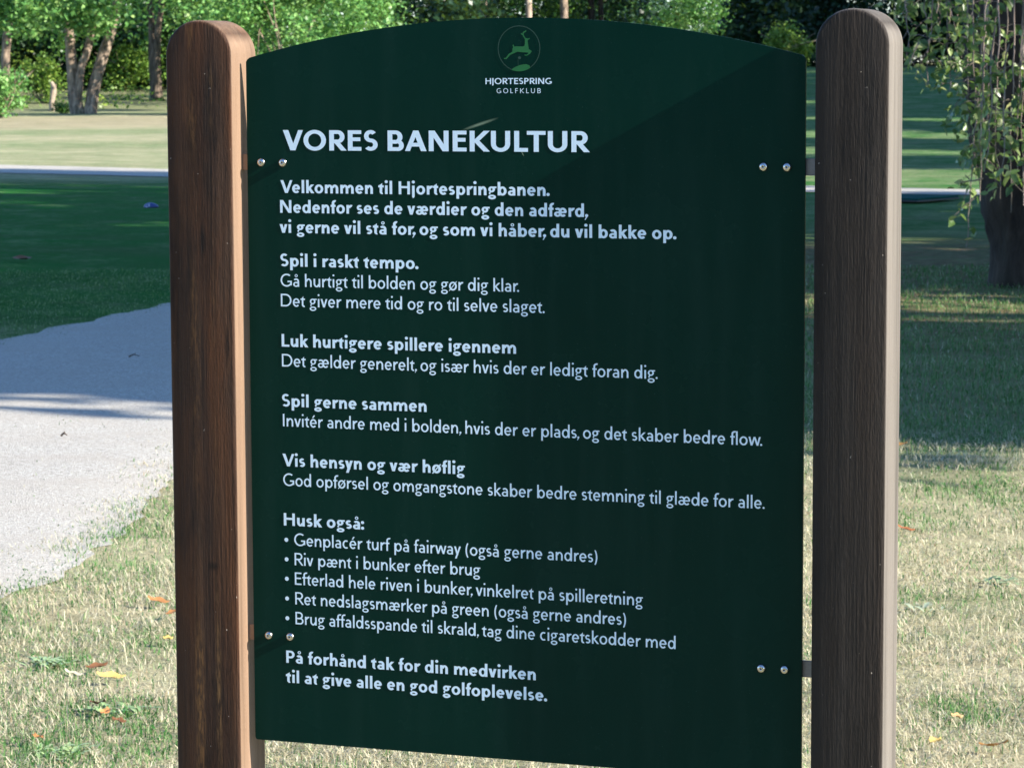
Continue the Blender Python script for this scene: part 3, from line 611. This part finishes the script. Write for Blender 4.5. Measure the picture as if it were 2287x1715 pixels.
BARK = bark_material('grey_brown_bark', (.045, .032, .023), (.42, .32, .24)); BARKD = bark_material('dark_bark', (.014, .010, .007), (.062, .046, .034), (.03, .035, .02)); BARKM = bark_material('brown_bark', (.022, .017, .013), (.20, .15, .11)); BARKP = bark_material('pale_bark', (.16, .12, .09), (.48, .39, .31)); TWIG = bark_material('grey_twig_bark', (.13, .10, .085), (.38, .31, .27))

def leaves(C, size, rg, tint0=.5, tints=.22, droop=0.0, aspect=.62, oval=False, nbias=.35):
    """one small blade per centre, random turn; returns vertices, quads, tint"""
    C = np.asarray(C, float); n = len(C); s = size * rg.uniform(.65, 1.3, n)[:, None]
    nrm = rg.normal(size=(n, 3)); nrm[:, 2] = np.abs(nrm[:, 2]) + nbias; nrm /= np.linalg.norm(nrm, axis=1)[:, None]
    ax = rg.normal(size=(n, 3)); ax[:, 2] -= droop; ax -= nrm * (ax * nrm).sum(1)[:, None]; ax /= np.linalg.norm(ax, axis=1)[:, None] + 1e-9
    sd = np.cross(nrm, ax); t = np.clip(rg.normal(tint0, tints, n), 0, 1)
    if not oval:
        V = np.stack([C - ax * s * .5, C + sd * s * aspect * .5 + nrm * s * .06, C + ax * s * .5, C - sd * s * aspect * .5 + nrm * s * .06], 1).reshape(-1, 3)
        return V, np.arange(n)[:, None] * 4 + np.array([[0, 1, 2, 3]]), np.repeat(t, 4)
    w = s * aspect * .5; u = nrm * s * .07
    V = np.stack([C, C + ax * s * .32 + sd * w + u, C + ax * s * .66 + sd * w * .72 + u * .6, C + ax * s - nrm * s * .10, C + ax * s * .66 - sd * w * .72 + u * .6, C + ax * s * .32 - sd * w + u], 1).reshape(-1, 3)
    k = np.arange(n)[:, None] * 6; return V, np.concatenate([k + np.array([[0, 1, 2, 3]]), k + np.array([[0, 3, 4, 5]])]), np.repeat(t, 6)
def blob(n, cen, rad, rg, clumps=40, spread=.24, hollow=.55, flat=.75):
    """leaf centres gathered in clumps through an uneven ellipsoid"""
    v = rg.normal(size=(clumps, 3)); v /= np.linalg.norm(v, axis=1)[:, None]; r = rg.uniform(hollow, 1.02, clumps)[:, None]; cc = v * r * np.asarray(rad)
    k = rg.integers(0, clumps, n); sz = rg.uniform(.6, 1.35, clumps)[k][:, None] * spread * np.asarray(rad).mean()
    return np.asarray(cen) + cc[k] + rg.normal(size=(n, 3)) * sz * np.array([1, 1, flat]), k
def to_world(P):
    P = np.asarray(P, float); x, y = ld(P[:, 0], P[:, 1]); return np.stack([x, y, P[:, 2]], -1)
def leaf_obj(name, C, size, mat, parent=None, rg=NP, local=None, tint=None, **kw):
    """C in (l, d, z); local = world origin the mesh is relative to"""
    Wd = to_world(C); V, Q, t = leaves(Wd, size, rg, **kw)
    if tint is not None: t = np.clip(t + np.repeat(tint, len(t) // len(tint)), 0, 1)
    if local is not None: V = V - np.asarray(local)
    me = npmesh(name, V, Q, attr={'tint': t}); o = bpy.data.objects.new(name, me); me.materials.append(mat); COL.objects.link(o)
    if parent is not None: o.parent = parent
    return o
def limb_obj(name, limbs, mat, parent, local, seg=12, n=18, jit=.05):
    """limbs: list of (points (l, d, z), radii); one mesh"""
    A = Acc()
    for P, R in limbs:
        q = smooth_pts(P, n); r = np.interp(np.linspace(0, 1, n), np.linspace(0, 1, len(R)), R); w = to_world(q) - np.asarray(local); A.add(*tube(w, r, seg, jit))
    o = bpy.data.objects.new(name, A.mesh(name)); o.data.materials.append(mat); COL.objects.link(o); o.parent = parent; o.data.polygons.foreach_set('use_smooth', [True] * len(o.data.polygons)); return o
def root(name, l, d, label, cat='tree', group=None):
    x, y = ld(l, d); z = float(hgt(l, d)); o = empty(name, (float(x), float(y), z)); tag(o, label, cat, group); return o, (float(x), float(y), z)
def ptz(px, py, d): l, z = at(px, py, d); return (l, d, z)

# --- the trees one can tell apart along the wood's edge
def edge_tree(name, label, d, base, trunks, bark, crowns, leafmat, size, seed, droop=.4):
    rg = np.random.default_rng(seed); l0 = at(*base, d)[0]; o, w = root(name, l0, d, label); h0 = float(hgt(l0, d))
    for pts, widths in trunks:
        P = [ptz(x, y, d + k * .15) for k, (x, y) in enumerate(pts)]; P[0] = (P[0][0], d, h0 - .1)
        limb_obj('trunk', [(P, [wd / 2 / 6532 * d for wd in widths])], bark, o, w)
    C, K = [], 0
    for n, cen, rad, cl, sp in crowns:
        c, k = blob(n, cen, rad, rg, cl, sp); C.append(c)
    C = np.concatenate(C); C = C[C[:, 2] > h0 + .15]
    leaf_obj('crown', C, size, leafmat, o, rg, w, droop=droop)
    return o
edge_tree('leaning_twin_tree', 'pair of leaning bare trunks joined at the base under low leafy boughs', 95.7, (195, 256),
    [([(188, 262), (181, 225), (178, 185), (174, 130), (172, 85), (170, 20), (166, -160)], [37, 31, 27, 24, 22, 19, 14]), ([(184, 200), (194, 160), (207, 122), (221, 72), (238, 0), (262, -150)], [18, 18, 17, 16, 14, 9]),
     ([(213, 258), (219, 215), (230, 170), (243, 130), (258, 85), (276, 20), (300, -130)], [32, 28, 26, 25, 24, 19, 13])], BARK,
    [(6500, (-12.9, 94.8, 5.95), (4.8, 3.0, 3.1), 70, .15), (3600, (-14.7, 94.2, 3.35), (2.3, 1.2, .75), 24, .2), (2200, (-9.0, 99.0, 3.3), (1.7, 1.0, .9), 16, .26)], LEAFP, .20, 21)
edge_tree('slender_wood_edge_tree', 'slim upright trunk rising from a leafy green bush at the far left', 113.0, (31, 246),
    [([(31, 250), (30, 200), (28, 150), (33, 90), (40, 30), (44, -40), (46, -170)], [25, 21, 20, 20, 19, 17, 12])], BARK,
    [(6500, (-19.8, 112, 6.4), (4.6, 3, 3.4), 100, .14), (2400, (-20.3, 111.2, 3.9), (1.6, 1, .9), 30, .2)], LEAF, .16, 22)
edge_tree('forked_dark_tree', 'dark forked tree trunk standing just left of the left wooden post', 110.5, (361, 243),
    [([(363, 246), (361, 215), (359, 160), (357, 115), (353, 60), (349, 0), (344, -150)], [38, 30, 27, 26, 14, 12, 9]), ([(360, 128), (366, 80), (373, 30), (377, -10), (384, -150)], [18, 15, 13, 12, 9])], BARKM,
    [(7000, (-12.6, 110, 6.9), (4.6, 3, 3.3), 110, .14), (2600, (-10.0, 109.2, 4.2), (2.0, 1, 1.2), 36, .18)], LEAF, .16, 23)
def stump():
    d = 100.5; l, z = at(131, 248, d); o, w = root('broken_stump', l, d, 'short pale broken stump beside the pair of leaning trunks', 'stump')
    h0 = w[2]; P = [(l, d, h0 - .1), (l - .02, d, h0 + .35), (l + .05, d, h0 + .75), (l - .03, d + .03, h0 + 1.0)]
    limb_obj('stem', [(P, [.14, .095, .10, .055]), ([(l + .04, d, h0 + .7), (l + .13, d - .02, h0 + .92)], [.05, .02])], BARKP, o, w, 10, 12, .12)
stump()
def bush(name, label, l, d, r, h, n, mat, size, seed, cat='bush', cl=36, sp=.2):
    rg = np.random.default_rng(seed); o, w = root(name, l, d, label, cat); h0 = w[2]
    c, k = blob(n, (l, d, h0 + h * .5), (r, r * .7, h * .52), rg, cl, sp, .35, .9); c = c[c[:, 2] > h0 + .03]; leaf_obj('foliage', c, size, mat, o, rg, w)
    st = [([(l, d, h0 - .05), (l + rg.normal() * r * .3, d + rg.normal() * r * .2, h0 + h * .4), (l + rg.normal() * r * .7, d + rg.normal() * r * .4, h0 + h * .85)], [.03, .02, .008]) for _ in range(7)]
    limb_obj('stem', st, BARK, o, w, 6, 8, .02); return o
bush('green_bush', 'rounded bright green bush at the left edge of the wood', at(14, 230, 91)[0], 91, .85, 1.75, 2600, LEAFP, .13, 31)
bush('low_bush', 'low grey green bush at the foot of the leaning trunks', at(150, 250, 96.5)[0], 97.0, .45, .38, 500, LEAF, .10, 32)
bush('yellow_green_sapling', 'sunlit yellow green sapling between the slim trunk and the stump', at(112, 200, 108)[0], 108, .8, 1.7, 1700, LEAFY, .14, 33)
bush('bright_undergrowth_bush', 'bright green bush between the leaning trunks and the forked dark tree', at(290, 190, 119)[0], 119, 1.3, 1.8, 3000, LEAFY, .15, 34)
bush('tall_leafy_bush', 'tall dense small leaved bush showing right of the left wooden post', at(668, 100, 92)[0], 92, 3.3, 5.6, 15000, LEAFP, .155, 35, 'bush', 85, .115)
bush('lime_green_bush', 'small lime green bush showing above the right end of the board', at(1765, 100, 118)[0], 118, 1.15, 1.6, 2600, LEAFY, .14, 36)
for px, wd, mt, lb in ((1084, 27, BARKP, 'thickest pale bare trunk above the top of the board'), (1184, 15, BARKP, 'thin pale bare trunk above the crest of the board'), (1262, 18, BARK, 'brown grey bare trunk right of the thin pale one above the board'),
                       (1322, 15, BARKD, 'dark trunk on the left of a close pair above the board'), (1343, 12, BARKD, 'thinner dark trunk on the right of a close pair above the board')):
    edge_tree('bare_trunk_tree', lb, 128.0 + (px % 7), (px, 160), [([(px + 3, 160), (px + 1, 90), (px, 40), (px - 2, -40), (px - 5, -260)], [wd * 1.3, wd * 1.05, wd, wd * .9, wd * .6])], mt,
              [(2600, (at(px, 0, 130)[0], 130, 9.2), (2.6, 2.6, 3.4), 50, .17)], LEAF, .2, px)

LBL = {'undergrowth': 'yellow green undergrowth along the foot of the wood', 'wood': 'leafy green wood behind the trunks on the left', 'dark_wood': 'dark shaded mass of trees at the back', 'distant_wood': 'bluish distant trees over the right half of the board', 'distant_sunlit_wood': 'pale sunlit clumps of distant trees over the board'}
# --- the wood behind, which reads as one mass
def wood(name, spec, seed):
    rg = np.random.default_rng(seed); root_o = None
    for mat, n, size, boxes, tint in spec:
        tot = sum(b[6] for b in boxes); C, T = [], []
        for (p0, p1, d0, d1, z0, z1, wt) in boxes:
            cl = max(6, int(n * wt / tot / 150)); d = rg.uniform(d0, d1, cl); l = at(rg.uniform(p0, p1, cl), 0, d)[0]; z = z0 + (z1 - z0) * rg.random(cl) ** .9
            k = rg.integers(0, cl, int(n * wt / tot)); r = (rg.uniform(.30, .85, cl))[k][:, None]
            p = np.stack([l, d, z + hgt(l, d)], -1)[k] + rg.normal(size=(len(k), 3)) * r * np.array([1, 1, .7]); C.append(p); T.append((rg.normal(0, .22, cl))[k])
        C = np.concatenate(C); T = np.concatenate(T); ok = C[:, 2] > hgt(C[:, 0], C[:, 1]) + .02; o = leaf_obj(name, C[ok], size, mat, None, rg, tint=T[ok], tint0=tint, tints=.14); tag(o, LBL[name], 'woodland', kind='stuff')
wood('undergrowth', [(LEAFY, 9000, .15, [(-80, 420, 112, 126, .1, 1.3, 2), (380, 900, 116, 134, .2, 3.5, 2), (215, 350, 101, 113, .02, .2, .5), (60, 180, 103, 112, .02, .3, .3), (1040, 1350, 132, 137, .5, 5.5, 3)], .5)], 41)
wood('wood', [(LEAF, 130000, .21, [(-1300, -160, 120, 138, .2, 9, 4), (-160, 560, 118, 138, 1.6, 5.5, 5), (450, 880, 104, 134, .4, 8, 2.6), (1000, 1400, 134, 146, .2, 9, 2.6), (-160, 1400, 136, 148, 0, 14, 3)], .42)], 42)
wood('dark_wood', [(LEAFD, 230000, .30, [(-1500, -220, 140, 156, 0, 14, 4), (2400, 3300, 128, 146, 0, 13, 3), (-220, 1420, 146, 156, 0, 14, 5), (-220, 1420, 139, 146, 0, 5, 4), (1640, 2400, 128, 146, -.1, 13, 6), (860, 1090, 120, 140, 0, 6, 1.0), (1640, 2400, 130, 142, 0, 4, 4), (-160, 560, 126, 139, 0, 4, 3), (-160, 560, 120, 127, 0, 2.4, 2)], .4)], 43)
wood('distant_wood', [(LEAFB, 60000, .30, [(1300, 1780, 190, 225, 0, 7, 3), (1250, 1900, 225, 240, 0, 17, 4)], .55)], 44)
wood('distant_sunlit_wood', [(LEAFP, 14000, .26, [(1360, 1560, 184, 190, 1.5, 8, 2), (1540, 1680, 182, 188, 1.0, 6, 2)], .6)], 45)

# --- trees to the right of the view that shade the lawn
def shade_crown(seed, n, mat, size):
    rg = np.random.default_rng(seed); c, k = blob(n, (0, 0, 0), (1, 1, 1), rg, 85, .125, .25, .9); V, Q, t = leaves(c, size, rg); return npmesh('crown', V, Q, attr={'tint': t})
SHC = [shade_crown(61 + i, 12000, None, .10) for i in range(2)]
for m_ in SHC: m_.materials.append(LEAF)
A_ = Acc(); A_.add(*tube(smooth_pts([(0, 0, -.02), (.02, 0, .3), (0, .03, .7), (.02, 0, 1.0)], 12), np.linspace(1, .45, 12), 10, .04)); SHT = A_.mesh('trunk'); SHT.materials.append(BARK); SHT.polygons.foreach_set('use_smooth', [True] * len(SHT.polygons))
def shade_tree(l, d, r, zb, zt, k, lb, grp):
    o, w = root('broadleaf_tree', l, d, lb, 'tree', grp)
    c = bpy.data.objects.new('crown', SHC[k % 2]); COL.objects.link(c); c.parent = o; c.location = (0, 0, (zb + zt) / 2); c.scale = (r, r, (zt - zb) / 2); c.rotation_euler = (0, 0, k * 1.3)
    t = bpy.data.objects.new('trunk', SHT); COL.objects.link(t); t.parent = o; t.scale = (.24, .24, (zb + zt) / 2)
G1, G2 = 'broadleaf trees beside the lawn to the right of the view', 'broadleaf trees along the right side of the far lawn'
for k, (l, d, r, zb, zt) in enumerate([(11.5, 11.2, 3.3, .9, 14), (13.0, 18.7, 3.2, .8, 13.5), (13.0, 25.4, 3.6, .8, 13.5), (13.5, 30.3, 2.2, .6, 12.5), (15.0, 33.2, 2.3, 7.5, 15.5), (17, 12.5, 2.2, 10, 15.5), (15.5, 9.4, 2.9, .8, 14)]): shade_tree(l, d, r, zb, zt, k, 'leafy broadleaf tree standing beside the near lawn right of the birch', G1)
for k, (l, d, r, zb, zt) in enumerate([(16.5, 42.5, 2.7, .8, 10), (20.5, 49, 2.9, .8, 11), (22.5, 58.5, 3.4, .8, 13), (26, 68, 5.6, .8, 14), (29, 79, 7, .8, 15), (32, 91, 8, .8, 16), (36, 104, 8, .8, 17), (40, 117, 6.5, .8, 18), (45, 110, 7, .8, 20), (34, 124, 6, .8, 17)]): shade_tree(l, d, r, zb, zt, k, 'leafy broadleaf tree standing beside the far lawn', G2)

# --- unseen trees added behind the viewpoint to tint the gloss and dim the fronts
G3 = 'added unseen trees behind the viewpoint'
for k, (l, d, r, zb, zt, nm) in enumerate([(-6.0, -19, 4.5, .4, 8, 0), (1.5, -22, 5.0, .3, 9, 1), (10, -23, 5.5, .5, 9, 1), (-14.5, -15, 4.6, .5, 7, 0)]): shade_tree(l, d, r, zb, zt, k, 'added unseen leafy tree behind the viewpoint', G3)

# --- the weeping birch on the right
def birch():
    rg = np.random.default_rng(77); d = 21.0; l0 = 3.83; o, w = root('weeping_birch', l0, d, 'dark trunked weeping birch with low hanging leafy twigs on the right')
    P = [(l0, d, -.15), (l0 - .03, d, .25), (l0 - .15, d, .8), (l0 - .26, d, 1.3), (l0 - .30, d, 1.8), (l0 - .25, d + .1, 2.6), (l0 + .1, d + .2, 4.5), (l0 + .3, d + .1, 7.5), (l0 + .4, d, 10.5)]
    limb_obj('trunk', [(P, [.44, .36, .33, .315, .30, .25, .19, .11, .03])], BARKD, o, w, 18, 40, .035)
    br = []
    for a, z, ln in ((3.4, 3.2, 2.6), (2.6, 3.6, 2.8), (3.9, 4.2, 3.0), (1.0, 3.8, 2.6), (5.2, 4.4, 2.8), (2.2, 5.2, 2.4), (4.4, 5.6, 2.2), (.2, 5.8, 2.2), (4.9, 3.3, 2.4)):
        br.append(([(l0, d + .1, z), (l0 + ln * .5 * math.cos(a), d + ln * .5 * math.sin(a), z + .9), (l0 + ln * math.cos(a), d + ln * math.sin(a), z + .7), (l0 + ln * 1.25 * math.cos(a), d + ln * 1.25 * math.sin(a), z - .2)], [.09, .06, .03, .01]))
    limb_obj('branch', br, BARKD, o, w, 8, 14, .04)
    main = [(1985, -40, 2030, 60, 19.0), (2000, -60, 2026, 135, 18.8), (2048, -60, 2046, 95, 19.2), (2070, -60, 2062, 190, 19.0), (2100, -80, 2082, 120, 19.4), (2105, -80, 2108, 205, 19.1), (2140, -80, 2120, 160, 19.6), (2150, -80, 2146, 300, 19.0), (2165, -80, 2158, 250, 18.8),
            (2185, -80, 2172, 400, 19.2), (2178, 200, 2160, 548, 18.9), (2200, -80, 2190, 445, 19.0), (2215, -80, 2205, 330, 19.3), (2222, -60, 2228, 440, 18.7), (2240, -80, 2236, 300, 19.4), (2250, -60, 2262, 470, 18.9), (2268, -60, 2274, 380, 19.1), (2280, -80, 2290, 455, 19.2), (2300, -80, 2305, 420, 19.0), (2210, 60, 2188, 380, 18.6), (2245, 100, 2246, 410, 18.5), (2275, 60, 2268, 300, 18.6), (2190, 100, 2178, 330, 18.7)]
    for _ in range(4):
        x = rg.uniform(2120, 2330); main.append((x, -80, x + rg.normal() * 14, rg.uniform(60, 400), rg.uniform(18.6, 21.5)))
    for _ in range(8):
        x = rg.uniform(1980, 2130); main.append((x, -100, x + rg.normal() * 10, rg.uniform(-10, 110), rg.uniform(19.0, 21.0)))
    A = Acc(); LC = []
    for i, (x0, y0, x1, y1, dd) in enumerate(main):
        n = 16; t = np.linspace(0, 1, n); xs = x0 + (x1 - x0) * t + np.cumsum(rg.normal(size=n)) * 2.2; ys = y0 + (y1 - y0) * t
        q = np.array([ptz(a, b, dd) for a, b in zip(xs, ys)]); q[:, 1] += np.cumsum(rg.normal(size=n)) * .012
        A.add(*tube(to_world(q) - np.array(w), np.linspace(.006, .0026, n), 5)); L = np.linalg.norm(q[-1] - q[0])
        dens = 1.5 if y1 > 500 else (.52 if x1 > 2165 else 1.0)
        for j in range(int(L / .040 * dens)):
            f = rg.random() ** .85; p = q[min(int(f * (n - 1)), n - 2)]
            if rg.random() < .45:
                e = p + np.array([rg.normal() * .11, rg.normal() * .11, -abs(rg.normal()) * .09]); LC += [p + (e - p) * s + rg.normal(size=3) * .012 for s in (.5, .75, 1.0, 1.05)]
                A.add(*tube(to_world(np.array([p, (p + e) / 2 + [0, 0, .015], e])) - np.array(w), [.0025, .002, .0012], 4))
            else: LC.append(p + rg.normal(size=3) * np.array([.03, .03, .015]))
    for P_, wdt in (([(2044, 96), (2034, 116), (2024, 144)], .006), ([(2190, 395), (2170, 400), (2150, 402), (2140, 404)], .007), ([(2160, 398), (2150, 388)], .005), ([(2176, 432), (2160, 448), (2140, 460)], .0075)):
        q = np.array([ptz(a, b, 18.85) for a, b in P_]); A.add(*tube(to_world(q) - np.array(w), np.linspace(wdt, wdt * .5, len(q)), 5))
    tw = bpy.data.objects.new('hanging_twigs', A.mesh('hanging_twigs')); tw.data.materials.append(TWIG); COL.objects.link(tw); tw.parent = o
    LC = np.array(LC); V, Q, t = leaves(to_world(LC), .068, rg, .48, .27, 1.3, .60, True, .15); me = npmesh('foliage', V - np.array(w), Q, attr={'tint': t}); me.materials.append(LEAFW)
    f = bpy.data.objects.new('hanging_foliage', me); COL.objects.link(f); f.parent = o
    c1, _ = blob(19000, (l0 + .3, d + .5, 8.2), (4.4, 3.8, 4.0), rg, 120, .15); c2, _ = blob(3500, (l0 - .9, d + .9, 4.3), (2.0, 1.5, .9), rg, 40, .18); C = np.concatenate([c1, c2]); C = C[(C[:, 2] > 3.1)]
    leaf_obj('crown', C, .15, LEAFW, o, rg, w, droop=.8)
birch()

# ---------------------------------------------------------------- small things on the ground
def fallen_leaf(l, d, length, wid, col, label, rot, curl=.35):
    m, nt, p, out = new_mat('dry_leaf'); n = noise(nt, objco(nt), 70, 4, .6); nt.links.new(mix(nt, n, tuple(v * .45 for v in col), col), p.inputs['Base Color']); p.inputs['Roughness'].default_value = .6
    nu, nv = 9, 5; V = []
    for i in range(nu):
        u = i / (nu - 1); ww = math.sin(math.pi * min(1, u * .94 + .04)) ** .75 * wid / 2
        for j in range(nv):
            v = (j / (nv - 1) - .5) * 2; V.append(((u - .5) * length, v * ww, curl * length * ((u - .5) ** 2 * 1.1 + (v * ww / length) ** 2 * 2.4) + .003 * math.sin(9 * u + 3 * v)))
    me = bpy.data.meshes.new('fallen_leaf'); me.from_pydata(V, [], [tuple(f) for f in grid_faces(nu, nv).tolist()]); me.update(); me.polygons.foreach_set('use_smooth', [True] * len(me.polygons))
    A = Acc(); x, y = ld(l, d); o = link('fallen_leaf', me, m); o.location = (float(x), float(y), float(hgt(l, d)) + .026); o.rotation_euler = (.22 * math.sin(rot * 3), .25 * math.cos(rot * 2), rot); tag(o, label, 'leaf', 'dry leaves fallen on the grass')
ORG, BRN, YEL, PAL = (.42, .19, .06), (.20, .085, .03), (.62, .44, .13), (.62, .55, .42)
for a in [(-1.05, 8.54, .066, .034, ORG, 'orange brown curled leaf touching the left post, upper of two', .3), (-.985, 8.36, .055, .03, (.38, .17, .05), 'brown leaf half hidden by the left post, lower of two', 1.2), (-1.10, 7.60, .062, .034, BRN, 'dark brown leaf pressed against the yellow leaf', .9),
          (-1.045, 7.47, .075, .036, YEL, 'large golden yellow leaf curled on the grass left of the post', .5), (-1.15, 7.52, .05, .016, PAL, 'narrow whitish dry leaf beside the dark brown leaf', .15), (-1.035, 7.15, .058, .024, BRN, 'long dark brown leaf above the orange leaf', 2.8),
          (-1.0, 7.05, .035, .028, (.60, .25, .08), 'small orange leaf among the green weed leaves', 1.9), (-.955, 6.95, .036, .022, BRN, 'small brown leaf lying below the orange leaf', .2), (-1.125, 6.78, .046, .026, (.42, .18, .05), 'rusty brown leaf near the lower left corner', 2.4),
          (-.955, 7.97, .028, .02, YEL, 'tiny yellow leaf close to the left post', .6), (1.335, 9.81, .06, .022, (.36, .12, .04), 'reddish brown leaf beside the right post in the sun', .15), (1.075, 6.96, .03, .02, (.66, .40, .18), 'small pale orange leaf right of the right post', .4),
          (1.115, 6.66, .075, .024, (.55, .27, .07), 'long orange brown leaf in the lower right corner', 2.9), (.985, 6.70, .036, .03, YEL, 'roundish yellow leaf low beside the right post', 1.0), (-4.02, 24.0, .16, .12, BRN, 'dark brown leaf on the shaded lawn left of the post', .8), (1.62, 12.05, .06, .045, (.42, .22, .06), 'brown leaf in the shade just beyond the sunlit grass', 1.1)]: fallen_leaf(*a)

def weed(l, d, r, nleaf, col, label, seed):
    rg = np.random.default_rng(seed); m, nt, p, out = new_mat('weed_leaf'); nt.links.new(mix(nt, noise(nt, objco(nt), 60, 3), tuple(v * .5 for v in col), col), p.inputs['Base Color']); p.inputs['Roughness'].default_value = .5
    V = []; Fq = []
    for k in range(nleaf):
        a = rg.uniform(0, 6.28); ln = r * rg.uniform(.35, .85); wd = ln * rg.uniform(.22, .34); el = rg.uniform(.25, 1.0); nu = 6; ox, oy = rg.normal() * r * .55, rg.normal() * r * .45; b = len(V)
        for i in range(nu):
            u = i / (nu - 1); ww = math.sin(math.pi * (u * .9 + .06)) ** .8 * wd / 2; rr = ln * u; z = .006 + math.sin(el) * rr * (1 - u * .55)
            for s in (-1, 0, 1): V.append((ox + math.cos(a) * rr - math.sin(a) * ww * s, oy + math.sin(a) * rr + math.cos(a) * ww * s, z + (.18 * ww if s else 0)))
        Fq += (grid_faces(nu, 3) + b).tolist()
    me = bpy.data.meshes.new('weed'); me.from_pydata(V, [], [tuple(f) for f in Fq]); me.update(); o = link('weed', me, m, smooth=True); x, y = ld(l, d); o.location = (float(x), float(y), float(hgt(l, d)) + .002); tag(o, label, 'weed')
weed(1.50, 8.92, .06, 26, (.24, .36, .18), 'flat green weed rosette on dry grass near the right edge', 1); weed(1.19, 8.44, .06, 16, (.34, .40, .27), 'greyish weed rosette on dry grass right of the right post', 2); weed(1.16, 8.05, .03, 9, (.28, .38, .2), 'small weed below the greyish rosette', 3)
weed(-1.24, 7.72, .05, 60, (.30, .42, .20), 'spreading green clover patch left of the yellow leaf', 4); weed(-1.0, 7.12, .05, 40, (.26, .38, .16), 'dark green weed with upright leaves between fallen leaves', 5); weed(-1.06, 6.68, .055, 60, (.32, .44, .19), 'green weed clump at the bottom edge left of the post', 6); weed(-.93, 7.14, .045, 20, (.20, .32, .13), 'dark green weed touching the left post', 7)

def tee_marker():
    l, d = -4.06, 33.0; o, w = root('tee_marker', l, d, 'small blue rounded tee marker with white marks on the shaded lawn', 'tee marker')
    m, nt, p, out = new_mat('blue_plastic'); p.inputs['Base Color'].default_value = (.012, .04, .17, 1); p.inputs['Roughness'].default_value = .3; m2, nt2, p2, o2 = new_mat('white_mark'); p2.inputs['Base Color'].default_value = (.8, .82, .85, 1)
    bm = bmesh.new(); bmesh.ops.create_uvsphere(bm, u_segments=28, v_segments=14, radius=1)
    for v in bm.verts: v.co.x *= .085; v.co.y *= .05; v.co.z = max(v.co.z, -.12) * (.05 if v.co.z > 0 else .06); v.co.z *= 1 - .25 * max(0, v.co.x / .085)
    bmesh.ops.translate(bm, verts=bm.verts, vec=(0, 0, .010)); me = bpy.data.meshes.new('body'); bm.to_mesh(me); bm.free(); b = link('body', me, m, smooth=True); b.parent = o
    # two white marks lying on the dome's left flank
    def mark(poly):
        V = []
        for px, pz in poly:
            yy = -.05 * math.sqrt(max(.02, 1 - (px / .085) ** 2 - (pz / .05) ** 2)); V.append((px, yy - .0012, pz + .010))
        me = bpy.data.meshes.new('mark'); me.from_pydata(V, [], [tuple(range(len(V)))]); me.update(); q = link('mark', me, m2); q.parent = o
    mark([(-.066, .008), (-.046, .030), (-.038, .028), (-.040, .008), (-.036, -.002), (-.046, -.004), (-.058, .000)]); mark([(-.026, .034), (-.012, .036), (-.008, .018), (-.014, .002), (-.022, .004), (-.020, .018)])
    o.rotation_euler = (0, 0, math.radians(20))
tee_marker()
def tee_mat():
    l, d = 4.66, 34.3; o, w = root('tee_mat', l, d, 'thin teal tee mat lying in shade beside the far gravel path', 'mat')
    m, nt, p, out = new_mat('teal_artificial_turf'); n = noise(nt, objco(nt), 90, 4, .7); nt.links.new(mix(nt, n, (.008, .045, .040), (.016, .085, .075)), p.inputs['Base Color']); p.inputs['Roughness'].default_value = .95; p.inputs['Specular IOR Level'].default_value = .03
    m2, nt2, p2, o2 = new_mat('black_rubber'); p2.inputs['Base Color'].default_value = (.012, .012, .013, 1)
    for nm, z0, z1, s, mm in (('rubber_base', .0, .02, 1.0, m2), ('turf_pad', .0202, .045, .97, m)):
        bm = bmesh.new(); bmesh.ops.create_cube(bm, size=1); bmesh.ops.scale(bm, verts=bm.verts, vec=(.80 * s, 1.0 * s, z1 - z0)); bmesh.ops.translate(bm, verts=bm.verts, vec=(0, 0, (z0 + z1) / 2 + .02)); bmesh.ops.bevel(bm, geom=list(bm.edges), offset=.004, segments=1, affect='EDGES'); b = bm_obj(nm, bm, mm); b.parent = o
    o.rotation_euler = (0, 0, math.radians(-18))
tee_mat()
def stick(l, d, ln, label, rot, r, mat):
    P = [(-ln / 2, 0, .0), (-ln * .1, ln * .04, .012), (ln * .2, -.01, .010), (ln / 2, ln * .03, .004)]; A = Acc(); A.add(*tube(smooth_pts(P, 14), np.interp(np.linspace(0, 1, 14), [0, .5, 1], [r, r * .8, r * .4]), 6, .1)); A.add(*tube(smooth_pts([(0, 0, .01), (ln * .12, ln * .12, .02)], 5), [r * .5] * 5, 5))
    me = A.mesh('fallen_twig'); o = link('fallen_twig', me, mat, smooth=True); x, y = ld(l, d); o.location = (float(x), float(y), float(hgt(l, d)) + .03); o.rotation_euler = (0, 0, rot); tag(o, label, 'twig')
stick(-2.05, 15.8, .06, 'short dark twig lying on the shaded gravel path', .35, .004, BARKM)
stick(-1.915, 12.4, .025, 'small dark pebble lying on the sunlit gravel path', .6, .005, BARKM)  # dark pebble drawn with the twig shape
